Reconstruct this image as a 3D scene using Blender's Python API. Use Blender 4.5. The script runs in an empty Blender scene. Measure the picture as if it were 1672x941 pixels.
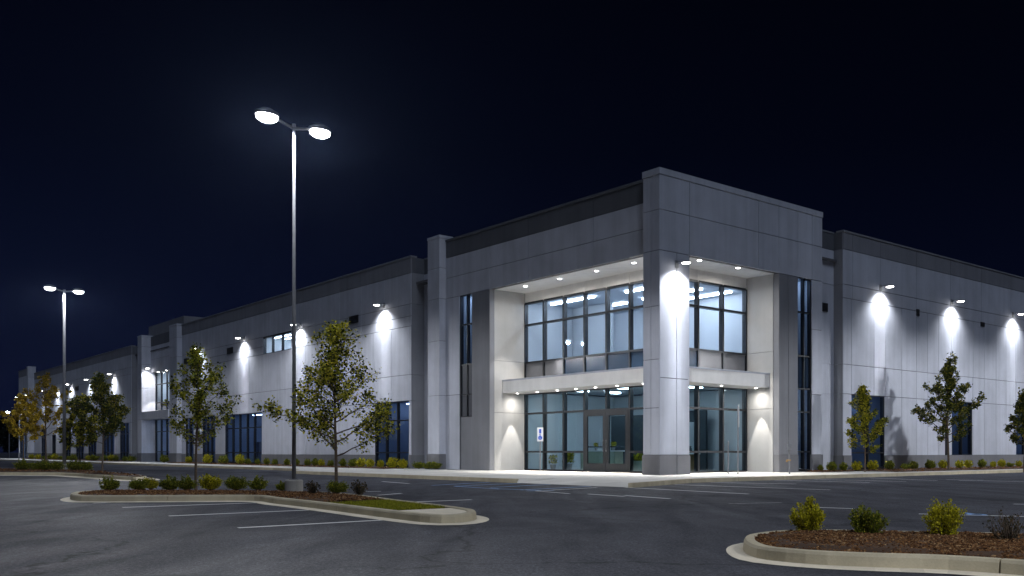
import bpy, bmesh, math, random
from mathutils import Vector, Matrix, noise
R = math.radians
random.seed(7)
scene = bpy.context.scene
col = scene.collection
ORD = ['first','second','third','fourth','fifth','sixth','seventh','eighth','ninth','tenth','eleventh','twelfth',
       'thirteenth','fourteenth','fifteenth','sixteenth','seventeenth','eighteenth','nineteenth','twentieth']

# ------------------------------------------------------------------ camera
F = 1535.0; HZ = 738.0
cam_d = bpy.data.cameras.new('camera'); cam = bpy.data.objects.new('camera', cam_d); col.objects.link(cam)
cam.location = (0, 0, 1.0); cam.rotation_euler = (R(90), 0, 0)
cam_d.sensor_width = 36; cam_d.lens = 36*F/1672
cam_d.shift_y = (HZ-470.5)/1672
cam_d.clip_end = 3000; cam_d.clip_start = 0.05
scene.camera = cam

def gp(px, py, z=0.0):                       # point of the level z seen at a photo pixel
    y = F*(1.0-z)/(py-HZ)
    return Vector(((px-836)*y/F, y, z))
def at(px, y, z=0.0):
    return Vector(((px-836)*y/F, y, z))

# building frame: local x runs along the right facade (b), local y along the left facade (a)
CX, CY = 6.34, 40.4
UL = Vector((-.6256, .7801)); UR = Vector((.7801, .6257))
BANG = math.atan2(.6257, .7801)
def bw(b, a, z=0.0):
    return Vector((CX+UR.x*b+UL.x*a, CY+UR.y*b+UL.y*a, z))
def a_of(px, b):
    q = (px-836)/F
    return (CX+.7801*b-q*(CY+.6257*b))/(.6256+.7801*q)
def b_of(px, a):
    q = (px-836)/F
    return (q*(CY+.7801*a)-CX+.6256*a)/(.7801-.6257*q)

# ------------------------------------------------------------------ materials
MATS = {}
def new_mat(name):
    m = bpy.data.materials.new(name); m.use_nodes = True
    nt = m.node_tree; nt.nodes.clear()
    out = nt.nodes.new('ShaderNodeOutputMaterial')
    MATS[name] = m
    return m, nt, out
def nd(nt, t, **kw):
    n = nt.nodes.new(t)
    for k, v in kw.items(): setattr(n, k, v)
    return n
def ramp(nt, fac, stops):
    r = nd(nt, 'ShaderNodeValToRGB')
    e = r.color_ramp.elements
    while len(e) < len(stops): e.new(.5)
    for i, (p, c) in enumerate(stops):
        e[i].position = p; e[i].color = (*c, 1) if len(c) == 3 else c
    nt.links.new(fac, r.inputs[0]); return r
def noise_n(nt, coord, scale, detail=4, rough=.55, dist=0):
    n = nd(nt, 'ShaderNodeTexNoise'); n.inputs['Scale'].default_value = scale
    n.inputs['Detail'].default_value = detail; n.inputs['Roughness'].default_value = rough
    n.inputs['Distortion'].default_value = dist
    if coord is not None: nt.links.new(coord, n.inputs['Vector'])
    return n
def mixc(nt, mode, fac, a, b):
    m = nd(nt, 'ShaderNodeMix', data_type='RGBA', blend_type=mode)
    for sock, v in ((m.inputs[0], fac), (m.inputs[6], a), (m.inputs[7], b)):
        if hasattr(v, 'links'): nt.links.new(v, sock)
        elif isinstance(v, (int, float)): sock.default_value = v if sock == m.inputs[0] else (v, v, v, 1)
        else: sock.default_value = (*v, 1)
    return m.outputs[2]
def mapping(nt, coord, scale):
    m = nd(nt, 'ShaderNodeMapping'); m.inputs['Scale'].default_value = scale
    nt.links.new(coord, m.inputs[0]); return m.outputs[0]

def concrete(name, base, var=.10, rough=.8, streak=.10, bump=.15, isl=.06, fine=40):
    m, nt, out = new_mat(name)
    tc = nd(nt, 'ShaderNodeTexCoord'); geo = nd(nt, 'ShaderNodeNewGeometry')
    n1 = noise_n(nt, tc.outputs['Object'], .5, 5, .6)
    n2 = noise_n(nt, mapping(nt, tc.outputs['Object'], (2.2, 2.2, .12)), 1.2, 4, .6)
    n3 = noise_n(nt, tc.outputs['Object'], fine, 3, .6)
    c = mixc(nt, 'MIX', 1, base, base)
    r1 = ramp(nt, n1.outputs[0], [(.3, (1-var,)*3), (.7, (1+var,)*3)])
    r2 = ramp(nt, n2.outputs[0], [(.35, (1-streak,)*3), (.6, (1,)*3)])
    r3 = ramp(nt, geo.outputs['Random Per Island'], [(0, (1-isl,)*3), (1, (1+isl*.6,)*3)])
    r4 = ramp(nt, n3.outputs[0], [(.3, (.93,)*3), (.7, (1.05,)*3)])
    for r in (r1, r2, r3, r4): c = mixc(nt, 'MULTIPLY', 1.0, c, r.outputs[0])
    bs = nd(nt, 'ShaderNodeBsdfPrincipled'); bs.inputs['Roughness'].default_value = rough
    bs.inputs['Specular IOR Level'].default_value = .3
    nt.links.new(c, bs.inputs['Base Color'])
    if bump:
        b = nd(nt, 'ShaderNodeBump'); b.inputs['Strength'].default_value = bump; b.inputs['Distance'].default_value = .01
        nt.links.new(n3.outputs[0], b.inputs['Height']); nt.links.new(b.outputs[0], bs.inputs['Normal'])
    nt.links.new(bs.outputs[0], out.inputs[0]); return m
def plain(name, base, rough=.5, metal=0, spec=.5, nz=.08, nscale=8):
    m, nt, out = new_mat(name)
    tc = nd(nt, 'ShaderNodeTexCoord')
    n = noise_n(nt, tc.outputs['Object'], nscale, 4)
    r = ramp(nt, n.outputs[0], [(.3, tuple(c*(1-nz) for c in base)), (.7, tuple(min(1, c*(1+nz)) for c in base))])
    bs = nd(nt, 'ShaderNodeBsdfPrincipled'); bs.inputs['Roughness'].default_value = rough
    bs.inputs['Metallic'].default_value = metal; bs.inputs['Specular IOR Level'].default_value = spec
    nt.links.new(r.outputs[0], bs.inputs['Base Color']); nt.links.new(bs.outputs[0], out.inputs[0]); return m
def emit(name, c, s):
    m, nt, out = new_mat(name)
    e = nd(nt, 'ShaderNodeEmission'); e.inputs[0].default_value = (*c, 1); e.inputs[1].default_value = s
    nt.links.new(e.outputs[0], out.inputs[0]); return m
def glass(name, tint, refl=(.8, .9, 1), f0=.09, rough=.01):
    m, nt, out = new_mat(name)
    tr = nd(nt, 'ShaderNodeBsdfTransparent'); tr.inputs[0].default_value = (*tint, 1)
    gl = nd(nt, 'ShaderNodeBsdfGlossy'); gl.inputs[0].default_value = (*refl, 1); gl.inputs['Roughness'].default_value = rough
    lw = nd(nt, 'ShaderNodeLayerWeight'); lw.inputs[0].default_value = .5
    pw = nd(nt, 'ShaderNodeMath', operation='POWER'); pw.inputs[1].default_value = 4.5
    mp = nd(nt, 'ShaderNodeMapRange'); mp.inputs[3].default_value = f0; mp.inputs[4].default_value = .9
    nt.links.new(lw.outputs['Facing'], pw.inputs[0]); nt.links.new(pw.outputs[0], mp.inputs[0])
    mx = nd(nt, 'ShaderNodeMixShader'); nt.links.new(mp.outputs[0], mx.inputs[0])
    nt.links.new(tr.outputs[0], mx.inputs[1]); nt.links.new(gl.outputs[0], mx.inputs[2])
    nt.links.new(mx.outputs[0], out.inputs[0]); return m

concrete('wall_paint', (.49, .51, .575), var=.11, streak=.11, isl=.06)
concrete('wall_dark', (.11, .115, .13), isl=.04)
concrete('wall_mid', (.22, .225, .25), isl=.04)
concrete('wall_grey', (.22, .225, .245), isl=.04)
concrete('wall_recess', (.44, .435, .425), streak=.05)
concrete('wall_white', (.90, .885, .86), streak=.05)
concrete('plinth', (.17, .172, .185), fine=60, bump=.3)
concrete('groove', (.09, .09, .095), isl=0)
concrete('roofing', (.10, .10, .11))
concrete('curb', (.50, .44, .31), var=.18, streak=.15, bump=.4, isl=.14, fine=55)
concrete('gutter', (.74, .67, .53), var=.15, streak=0, bump=.3, isl=.1, fine=55)
concrete('sidewalk', (.60, .585, .55), var=.15, streak=0, bump=.3, isl=.05, fine=30)
concrete('pole_base', (.34, .33, .31), var=.2, streak=.25, bump=.5, fine=30)
plain('galv', (.17, .175, .19), .55, .0, nz=.12)
plain('lamp_metal', (.30, .31, .33), .4, .6)
plain('frame', (.012, .014, .018), .4, .3)
plain('frame_lit', (.03, .034, .042), .4, .3)
plain('vent', (.02, .02, .024), .6)
plain('interior_white', (.62, .66, .70), .9, spec=.2, nz=.03, nscale=.6)
plain('interior_ceiling', (.55, .60, .66), .9, spec=.2, nz=.03)
plain('interior_blue', (.24, .29, .37), .9, spec=.2, nz=.1, nscale=.5)
plain('interior_floor', (.22, .22, .22), .35)
plain('interior_dark', (.03, .045, .055), .8)
plain('wood', (.34, .20, .07), .5)
plain('counter', (.42, .46, .36), .5)
plain('chair_fabric', (.02, .022, .026), .8)
plain('sign_white', (.78, .78, .80), .4, nz=.02)
plain('sign_blue', (.02, .09, .55), .4, nz=.02)
plain('steel', (.55, .56, .58), .25, 1)
plain('bark', (.10, .075, .055), .9, spec=.2, nz=.35, nscale=25)
plain('pot', (.30, .29, .28), .6)
emit('lens_hot', (1, .97, .93), 30)
emit('lens_pole', (.96, .97, 1), 12)
emit('lens_soft', (1, .96, .90), 12)
emit('strip_lobby', (.86, .92, 1), 38)
emit('strip_cool', (.86, .93, 1), 20)
emit('strip_ground', (.90, .95, 1), 45)
emit('strip_dim', (.72, .83, 1), 32)
emit('far_lamp', (.8, .88, 1), 30)
glass('glass_clear', (.72, .82, .94), f0=.07)
glass('glass_teal', (.43, .58, .66), f0=.09)
glass('glass_blue', (.36, .45, .60), f0=.13, refl=(.7, .8, 1))
plain('spandrel', (.012, .024, .045), .12, 0, .6, nz=.05)
plain('spandrel_grey', (.10, .105, .12), .22, 0, .5, nz=.05)

def asphalt():
    m, nt, out = new_mat('asphalt')
    tc = nd(nt, 'ShaderNodeTexCoord'); o = tc.outputs['Object']
    big = noise_n(nt, o, .16, 6, .62, .6); med = noise_n(nt, o, 1.1, 5, .65, .4)
    fine = noise_n(nt, o, 90, 2, .7); grit = noise_n(nt, o, 34, 3, .7)
    smear = noise_n(nt, mapping(nt, o, (.9, .18, 1)), 1.0, 5, .6, .8)
    c = ramp(nt, big.outputs[0], [(.3, (.036, .038, .047)), (.7, (.068, .070, .085))]).outputs[0]
    c = mixc(nt, 'MULTIPLY', 1, c, ramp(nt, med.outputs[0], [(.3, (.80,)*3), (.7, (1.15,)*3)]).outputs[0])
    c = mixc(nt, 'MULTIPLY', 1, c, ramp(nt, smear.outputs[0], [(.35, (.82,)*3), (.65, (1.18,)*3)]).outputs[0])
    c = mixc(nt, 'MULTIPLY', 1, c, ramp(nt, fine.outputs[0], [(.3, (.42,)*3), (.72, (1.8,)*3)]).outputs[0])
    g2 = noise_n(nt, mapping(nt, o, (1, .6, 1)), 26, 4, .8)
    c = mixc(nt, 'MULTIPLY', 1, c, ramp(nt, g2.outputs[0], [(.34, (.45,)*3), (.5, (1,)*3), (.68, (1.8,)*3)]).outputs[0])
    # thin meandering cracks, sealed darker
    vo = nd(nt, 'ShaderNodeTexVoronoi', feature='DISTANCE_TO_EDGE'); vo.inputs['Scale'].default_value = .17
    wn = noise_n(nt, o, .9, 4, .6)
    va = nd(nt, 'ShaderNodeVectorMath', operation='ADD'); vs = nd(nt, 'ShaderNodeVectorMath', operation='SCALE'); vs.inputs[3].default_value = 1.6
    nt.links.new(wn.outputs[1], vs.inputs[0]); nt.links.new(o, va.inputs[0]); nt.links.new(vs.outputs[0], va.inputs[1])
    nt.links.new(va.outputs[0], vo.inputs['Vector'])
    ck = ramp(nt, vo.outputs[0], [(.0, (.30,)*3), (.011, (1,)*3)])
    gate = ramp(nt, noise_n(nt, o, .12, 2).outputs[0], [(.36, (0,)*3), (.44, (1,)*3)])
    ckm = mixc(nt, 'MIX', gate.outputs[0], (1, 1, 1), ck.outputs[0])
    c = mixc(nt, 'MULTIPLY', 1, c, ckm)
    # oil spots
    os_ = ramp(nt, noise_n(nt, o, .55, 3, .5).outputs[0], [(.62, (1,)*3), (.74, (.55,)*3)])
    c = mixc(nt, 'MULTIPLY', 1, c, os_.outputs[0])
    bs = nd(nt, 'ShaderNodeBsdfPrincipled'); nt.links.new(c, bs.inputs['Base Color'])
    rr = ramp(nt, smear.outputs[0], [(.35, (.78,)*3), (.7, (.60,)*3)]); nt.links.new(rr.outputs[0], bs.inputs['Roughness'])
    bs.inputs['Specular IOR Level'].default_value = .14
    b1 = nd(nt, 'ShaderNodeBump'); b1.inputs['Strength'].default_value = .7; b1.inputs['Distance'].default_value = .012
    nt.links.new(grit.outputs[0], b1.inputs['Height'])
    b2 = nd(nt, 'ShaderNodeBump'); b2.inputs['Strength'].default_value = .8; b2.inputs['Distance'].default_value = .006
    nt.links.new(fine.outputs[0], b2.inputs['Height']); nt.links.new(b1.outputs[0], b2.inputs['Normal'])
    nt.links.new(b2.outputs[0], bs.inputs['Normal']); nt.links.new(bs.outputs[0], out.inputs[0])
asphalt()
def paint(name, base, wear=.42):
    m, nt, out = new_mat(name)
    tc = nd(nt, 'ShaderNodeTexCoord'); o = tc.outputs['Object']
    n = noise_n(nt, o, 5, 6, .75); n2 = noise_n(nt, o, 60, 2, .7)
    f = mixc(nt, 'ADD', .35, n.outputs[0], n2.outputs[0])
    r = ramp(nt, f, [(wear, (.06, .06, .065)), (wear+.22, base)])
    bs = nd(nt, 'ShaderNodeBsdfPrincipled'); bs.inputs['Roughness'].default_value = .6
    nt.links.new(r.outputs[0], bs.inputs['Base Color']); nt.links.new(bs.outputs[0], out.inputs[0])
paint('paint_white', (.80, .80, .80), .36); paint('paint_blue', (.24, .45, .80), .36); paint('paint_faded', (.30, .30, .31), .5)
def mulch():
    m, nt, out = new_mat('mulch')
    tc = nd(nt, 'ShaderNodeTexCoord'); geo = nd(nt, 'ShaderNodeNewGeometry'); o = tc.outputs['Object']
    r = ramp(nt, geo.outputs['Random Per Island'], [(0, (.05, .022, .010)), (.45, (.13, .060, .024)), (.85, (.23, .115, .045)), (1, (.40, .26, .13))])
    n = noise_n(nt, o, 30, 3, .7)
    c = mixc(nt, 'MULTIPLY', 1, r.outputs[0], ramp(nt, n.outputs[0], [(.3, (.5,)*3), (.7, (1.3,)*3)]).outputs[0])
    bs = nd(nt, 'ShaderNodeBsdfPrincipled'); bs.inputs['Roughness'].default_value = .95; bs.inputs['Specular IOR Level'].default_value = .15
    nt.links.new(c, bs.inputs['Base Color'])
    b = nd(nt, 'ShaderNodeBump'); b.inputs['Strength'].default_value = 1; b.inputs['Distance'].default_value = .03
    nt.links.new(n.outputs[0], b.inputs['Height']); nt.links.new(b.outputs[0], bs.inputs['Normal'])
    nt.links.new(bs.outputs[0], out.inputs[0])
mulch()
concrete('mulch_base', (.060, .030, .015), var=.4, streak=.2, bump=1.0, isl=0, fine=45)
def leafmat(name, stops, trans=.38, rough=.5):
    m, nt, out = new_mat(name)
    geo = nd(nt, 'ShaderNodeNewGeometry')
    r = ramp(nt, geo.outputs['Random Per Island'], stops)
    bs = nd(nt, 'ShaderNodeBsdfPrincipled'); bs.inputs['Roughness'].default_value = rough; bs.inputs['Specular IOR Level'].default_value = .12
    nt.links.new(r.outputs[0], bs.inputs['Base Color'])
    tl = nd(nt, 'ShaderNodeBsdfTranslucent'); nt.links.new(r.outputs[0], tl.inputs[0])
    mx = nd(nt, 'ShaderNodeMixShader'); mx.inputs[0].default_value = trans
    nt.links.new(bs.outputs[0], mx.inputs[1]); nt.links.new(tl.outputs[0], mx.inputs[2]); nt.links.new(mx.outputs[0], out.inputs[0])
leafmat('leaf_green', [(0, (.014, .024, .006)), (.36, (.07, .09, .012)), (.52, (.21, .24, .022)), (.85, (.38, .36, .03)), (1, (.28, .24, .035))])
leafmat('leaf_dark', [(0, (.016, .028, .007)), (.55, (.06, .08, .014)), (.8, (.18, .17, .02)), (1, (.36, .30, .03))])
leafmat('leaf_olive', [(0, (.016, .024, .006)), (.34, (.07, .085, .010)), (.5, (.26, .27, .020)), (.85, (.46, .42, .03)), (1, (.62, .52, .05))])
leafmat('leaf_gold', [(0, (.14, .10, .012)), (.5, (.40, .28, .025)), (1, (.62, .45, .04))])
leafmat('bush_green', [(0, (.045, .065, .010)), (.5, (.125, .155, .018)), (.9, (.30, .30, .028)), (1, (.44, .40, .04))])
leafmat('bush_yellow', [(0, (.09, .10, .008)), (.4, (.32, .31, .016)), (1, (.62, .55, .03))])
leafmat('bush_dry', [(0, (.030, .028, .020)), (.6, (.06, .055, .03)), (1, (.12, .08, .04))])
leafmat('grass', [(0, (.08, .10, .010)), (.6, (.20, .22, .015)), (1, (.42, .38, .04))])
leafmat('far_leaf', [(0, (.008, .012, .006)), (1, (.03, .035, .016))])

# ------------------------------------------------------------------ mesh helpers
class MB:
    def __init__(s): s.v = []; s.f = []; s.m = []
    def quad(s, pts, mi=0):
        i = len(s.v); s.v += [tuple(p) for p in pts]; s.f.append(tuple(range(i, i+len(pts)))); s.m.append(mi)
    def box(s, x0, x1, y0, y1, z0, z1, mi=0):
        if x0 > x1: x0, x1 = x1, x0
        if y0 > y1: y0, y1 = y1, y0
        i = len(s.v)
        s.v += [(x0,y0,z0),(x1,y0,z0),(x1,y1,z0),(x0,y1,z0),(x0,y0,z1),(x1,y0,z1),(x1,y1,z1),(x0,y1,z1)]
        for f in ((0,3,2,1),(4,5,6,7),(0,1,5,4),(1,2,6,5),(2,3,7,6),(3,0,4,7)):
            s.f.append(tuple(i+k for k in f)); s.m.append(mi)
    def obox(s, c, ax, ay, az, mi=0):        # oriented box: centre and three half axes
        i = len(s.v)
        for sz in (-1, 1):
            for sx, sy in ((-1,-1),(1,-1),(1,1),(-1,1)): s.v.append(tuple(c+ax*sx+ay*sy+az*sz))
        for f in ((0,3,2,1),(4,5,6,7),(0,1,5,4),(1,2,6,5),(2,3,7,6),(3,0,4,7)):
            s.f.append(tuple(i+k for k in f)); s.m.append(mi)
    def tube(s, pts, radii, n=8, mi=0, cap=True):
        rings = []
        for k, p in enumerate(pts):
            p = Vector(p)
            d = (Vector(pts[min(k+1, len(pts)-1)])-Vector(pts[max(k-1, 0)])).normalized()
            up = Vector((0,0,1)) if abs(d.z) < .95 else Vector((1,0,0))
            u = d.cross(up).normalized(); w = d.cross(u).normalized()
            r = radii[k] if isinstance(radii, (list, tuple)) else radii
            i = len(s.v); rings.append(i)
            for j in range(n):
                t = 2*math.pi*j/n; s.v.append(tuple(p+u*math.cos(t)*r+w*math.sin(t)*r))
        for k in range(len(rings)-1):
            for j in range(n):
                s.f.append((rings[k]+j, rings[k]+(j+1)%n, rings[k+1]+(j+1)%n, rings[k+1]+j)); s.m.append(mi)
        if cap:
            s.f.append(tuple(rings[0]+j for j in range(n))); s.m.append(mi)
            s.f.append(tuple(rings[-1]+n-1-j for j in range(n))); s.m.append(mi)
    def lathe(s, prof, c, n=16, sx=1, sy=1, mi=0):
        c = Vector(c); rings = []
        for r, z in prof:
            i = len(s.v); rings.append(i)
            for j in range(n):
                t = 2*math.pi*j/n; s.v.append((c.x+r*sx*math.cos(t), c.y+r*sy*math.sin(t), c.z+z))
        for k in range(len(rings)-1):
            for j in range(n):
                s.f.append((rings[k]+j, rings[k]+(j+1)%n, rings[k+1]+(j+1)%n, rings[k+1]+j)); s.m.append(mi)
        s.f.append(tuple(rings[0]+n-1-j for j in range(n))); s.m.append(mi)
        s.f.append(tuple(rings[-1]+j for j in range(n))); s.m.append(mi)
    def build(s, name, mats, parent=None, bevel=0, smooth=False, fix=True):
        me = bpy.data.meshes.new(name); me.from_pydata(s.v, [], s.f); me.update()
        if not isinstance(mats, (list, tuple)): mats = [mats]
        for m in mats: me.materials.append(MATS[m])
        me.polygons.foreach_set('material_index', s.m)
        if fix:
            bm = bmesh.new(); bm.from_mesh(me); bmesh.ops.recalc_face_normals(bm, faces=bm.faces); bm.to_mesh(me); bm.free()
        if smooth: me.polygons.foreach_set('use_smooth', [True]*len(me.polygons))
        o = bpy.data.objects.new(name, me); col.objects.link(o)
        if parent is not None: o.parent = parent
        if bevel:
            b = o.modifiers.new('bevel', 'BEVEL'); b.width = bevel; b.segments = 2; b.limit_method = 'ANGLE'
        return o
def tag(o, label=None, cat=None, group=None, kind=None):
    if label: o['label'] = label
    if cat: o['category'] = cat
    if group: o['group'] = group
    if kind: o['kind'] = kind
    return o
def empty(name, loc=(0,0,0), rz=0):
    o = bpy.data.objects.new(name, None); col.objects.link(o); o.location = loc; o.rotation_euler = (0,0,rz)
    o.empty_display_size = .2; return o
def thing(name, label, cat, loc=(0,0,0), rz=0, group=None):
    return tag(empty(name, loc, rz), label, cat, group)
def copy_tree(o, parent=None):
    c = o.copy(); col.objects.link(c); c.parent = parent
    for ch in list(o.children): copy_tree(ch, c)
    return c
def poly_sheet(name, pts, z, mat, kind='structure', thick=0):
    bm = bmesh.new(); vs = [bm.verts.new((p[0], p[1], z)) for p in pts]
    f = bm.faces.new(vs); f.normal_update(); bmesh.ops.triangulate(bm, faces=[f])
    bm.normal_update()
    if sum(fc.normal.z for fc in bm.faces) < 0: bmesh.ops.reverse_faces(bm, faces=bm.faces)
    if thick:
        g = bmesh.ops.extrude_face_region(bm, geom=list(bm.faces))
        for e in g['geom']:
            if isinstance(e, bmesh.types.BMVert): e.co.z -= thick
        bmesh.ops.recalc_face_normals(bm, faces=bm.faces)
    me = bpy.data.meshes.new(name); bm.to_mesh(me); bm.free(); me.materials.append(MATS[mat])
    o = bpy.data.objects.new(name, me); col.objects.link(o); o['kind'] = kind; return o
def inside(p, poly):
    c = False; n = len(poly)
    for i in range(n):
        a, b = poly[i], poly[i-1]
        if (a[1] > p[1]) != (b[1] > p[1]) and p[0] < (b[0]-a[0])*(p[1]-a[1])/(b[1]-a[1])+a[0]: c = not c
    return c
def smooth_closed(pts, n=5):
    out = []; N = len(pts)
    for i in range(N):
        p0, p1, p2, p3 = (Vector(pts[(i+k-1) % N]) for k in range(4))
        for j in range(n):
            t = j/n
            out.append(.5*((2*p1)+(p2-p0)*t+(2*p0-5*p1+4*p2-p3)*t*t+(3*p1-p0-3*p2+p3)*t**3))
    return out
def resample_closed(pts, step):
    out = []; N = len(pts); acc = 0; 
    for i in range(N):
        a, b = pts[i], pts[(i+1) % N]; L = (b-a).length
        if L < 1e-9: continue
        t = acc
        while t < L: out.append(a+(b-a)*(t/L)); t += step
        acc = t-L
    return out
def offset_closed(pts, d):                   # d > 0 inwards for a counter-clockwise outline
    out = []; N = len(pts)
    for i in range(N):
        t = (pts[(i+1) % N]-pts[i-1]); t.z = 0; t.normalize()
        out.append(pts[i]+Vector((-t.y, t.x, 0))*d)
    return out
def ccw(pts):
    A = sum(pts[i-1].x*pts[i].y-pts[i].x*pts[i-1].y for i in range(len(pts)))
    return pts if A > 0 else pts[::-1]

# ------------------------------------------------------------------ world and added fill light
w = bpy.data.worlds.new('World'); scene.world = w; w.use_nodes = True
nt = w.node_tree; nt.nodes.clear()
wo = nd(nt, 'ShaderNodeOutputWorld'); bg = nd(nt, 'ShaderNodeBackground')
tc = nd(nt, 'ShaderNodeTexCoord'); sx = nd(nt, 'ShaderNodeSeparateXYZ'); nt.links.new(tc.outputs['Generated'], sx.inputs[0])
elev = ramp(nt, sx.outputs[2], [(0, (.0060, .0090, .032)), (.12, (.0034, .0060, .0240)), (.30, (.0014, .0026, .0105)), (.48, (.0008, .0013, .0052)), (1, (.0006, .001, .004))])
side = nd(nt, 'ShaderNodeMapRange'); side.inputs[1].default_value = -.5; side.inputs[2].default_value = .5
side.inputs[3].default_value = 1.12; side.inputs[4].default_value = .62
nt.links.new(sx.outputs[0], side.inputs[0])
sc = nd(nt, 'ShaderNodeVectorMath', operation='SCALE'); nt.links.new(elev.outputs[0], sc.inputs[0]); nt.links.new(side.outputs[0], sc.inputs[3])
nt.links.new(sc.outputs[0], bg.inputs[0]); bg.inputs[1].default_value = .62
nt.links.new(bg.outputs[0], wo.inputs[0])
sd = bpy.data.lights.new('fill_sun', 'SUN'); so = bpy.data.objects.new('fill_sun', sd); col.objects.link(so)
sd.energy = .76; sd.angle = R(22); sd.color = (.68, .79, 1.0)  # broad bluish sun lamp added as ambient fill for walls and ground
so.rotation_euler = Vector((-.22, .97, -1.25)).to_track_quat('-Z', 'Y').to_euler()

# ------------------------------------------------------------------ ground
g = MB(); g.quad([(-700,-60,-.15),(700,-60,-.15),(700,1400,-.15),(-700,1400,-.15)])
tag(g.build('parking_lot', 'asphalt'), kind='structure')

def polyline_curb(name, pts, width=.16, step=3.0, out=1):
    # separate kerb stones along an open polyline: outer edge on the points, top at z=0.003
    mb = MB(); P = [Vector((*p[:2], 0)) for p in pts]
    for i in range(len(P)-1):
        a, b = P[i], P[i+1]; L = (b-a).length; t = (b-a)/L; nrm = Vector((-t.y, t.x, 0))*out
        k = max(1, round(L/step)); s = L/k
        for j in range(k):
            p = a+t*(s*j+.006); q = a+t*(s*(j+1)-.006)
            mb.obox((p+q)/2+nrm*width/2+Vector((0,0,-.085)), (q-p)/2, nrm*width/2, Vector((0,0,.088)))
    o = mb.build(name, 'curb', bevel=.018); tag(o, kind='structure'); return o

# the pavement in front of the building
front = [(-5.0, 138), (-5.0, 25), (-6.2, 22), (-8.2, 18.5), (-8.4, -.75)]
right = [(-8.4, -6.5), (-3.2, -4.5), (-.3, -4.4), (62, -4.4)]
inner_ramp = [(-6.3, -.75), (-6.6, -4.9)]
def W(l): return [bw(b, a) for b, a in l]
poly_sheet('pavement', W(front+inner_ramp+right+[(62, 2), (2, 2), (2, 138)]), 0, 'sidewalk')
polyline_curb('kerb', W(front), out=1)
polyline_curb('kerb', W(right), out=1)
r = MB(); A, B_, C_, D_ = bw(-6.3,-.75,.0), bw(-6.6,-4.9,.0), bw(-8.4,-6.5,-.14), bw(-8.5,-.75,-.14)
r.quad([A, B_, C_, D_]); r.quad([bw(-6.6,-4.9,0), bw(-8.4,-6.5,.003), bw(-8.4,-6.5,-.14)]); r.quad([bw(-6.3,-.75,0), bw(-8.4,-.75,.003), bw(-8.5,-.75,-.14)])
tag(r.build('kerb_ramp', 'sidewalk'), kind='structure')

def scatter_chips(mb, poly, n, zf, s0=.018, s1=.05):
    xs = [p[0] for p in poly]; ys = [p[1] for p in poly]; k = 0
    while k < n:
        p = (random.uniform(min(xs), max(xs)), random.uniform(min(ys), max(ys)))
        if not inside(p, poly): continue
        k += 1
        rot = Matrix.Rotation(random.uniform(0, 6.28), 3, 'Z') @ Matrix.Rotation(random.gauss(0, .45), 3, 'X') @ Matrix.Rotation(random.gauss(0, .45), 3, 'Y')
        l = random.uniform(s0, s1); c = Vector((*p, zf(p)+.006))
        mb.obox(c, rot @ Vector((l, 0, 0)), rot @ Vector((0, l*random.uniform(.25, .5), 0)), rot @ Vector((0, 0, .006)))
def mulch_bed(name, poly, z, n, hump=.05, s0=.018, s1=.05):
    poly = [Vector((p[0], p[1], 0)) for p in poly]
    poly = ccw(poly); mb = MB(); N = len(poly)
    rows = [poly, offset_closed(poly, .10), offset_closed(poly, .26)]
    zs = (z, z+hump*.6, z+hump)
    idx = []
    for row, zz in zip(rows, zs):
        idx.append(list(range(len(mb.v), len(mb.v)+N)))
        mb.v += [(q.x, q.y, zz+.015*noise.noise(Vector((q.x*1.7, q.y*1.7, 3)))*(zz > z)) for q in row]
    for k in range(2):
        for j in range(N): mb.f.append((idx[k][j], idx[k][(j+1)%N], idx[k+1][(j+1)%N], idx[k+1][j])); mb.m.append(1)
    bm = bmesh.new(); vv = [bm.verts.new(mb.v[i]) for i in idx[2]]; f = bm.faces.new(vv); f.normal_update()
    bm.verts.index_update(); bmesh.ops.triangulate(bm, faces=[f])
    for f in bm.faces: mb.f.append(tuple(idx[2][v.index] for v in f.verts)); mb.m.append(1)
    bm.free()
    pp = [(p.x, p.y) for p in poly]
    scatter_chips(mb, pp, n, lambda p: z+hump*.75+.012*noise.noise(Vector((p[0]*1.7, p[1]*1.7, 3))) if hump < .02 else z+hump*.8*min(1, 3*min((Vector((*p, 0))-q).length for q in poly[::2])), s0, s1)
    return tag(mb.build(name, ['mulch', 'mulch_base'], fix=False), 'brown bark mulch', 'mulch', kind='stuff')

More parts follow.
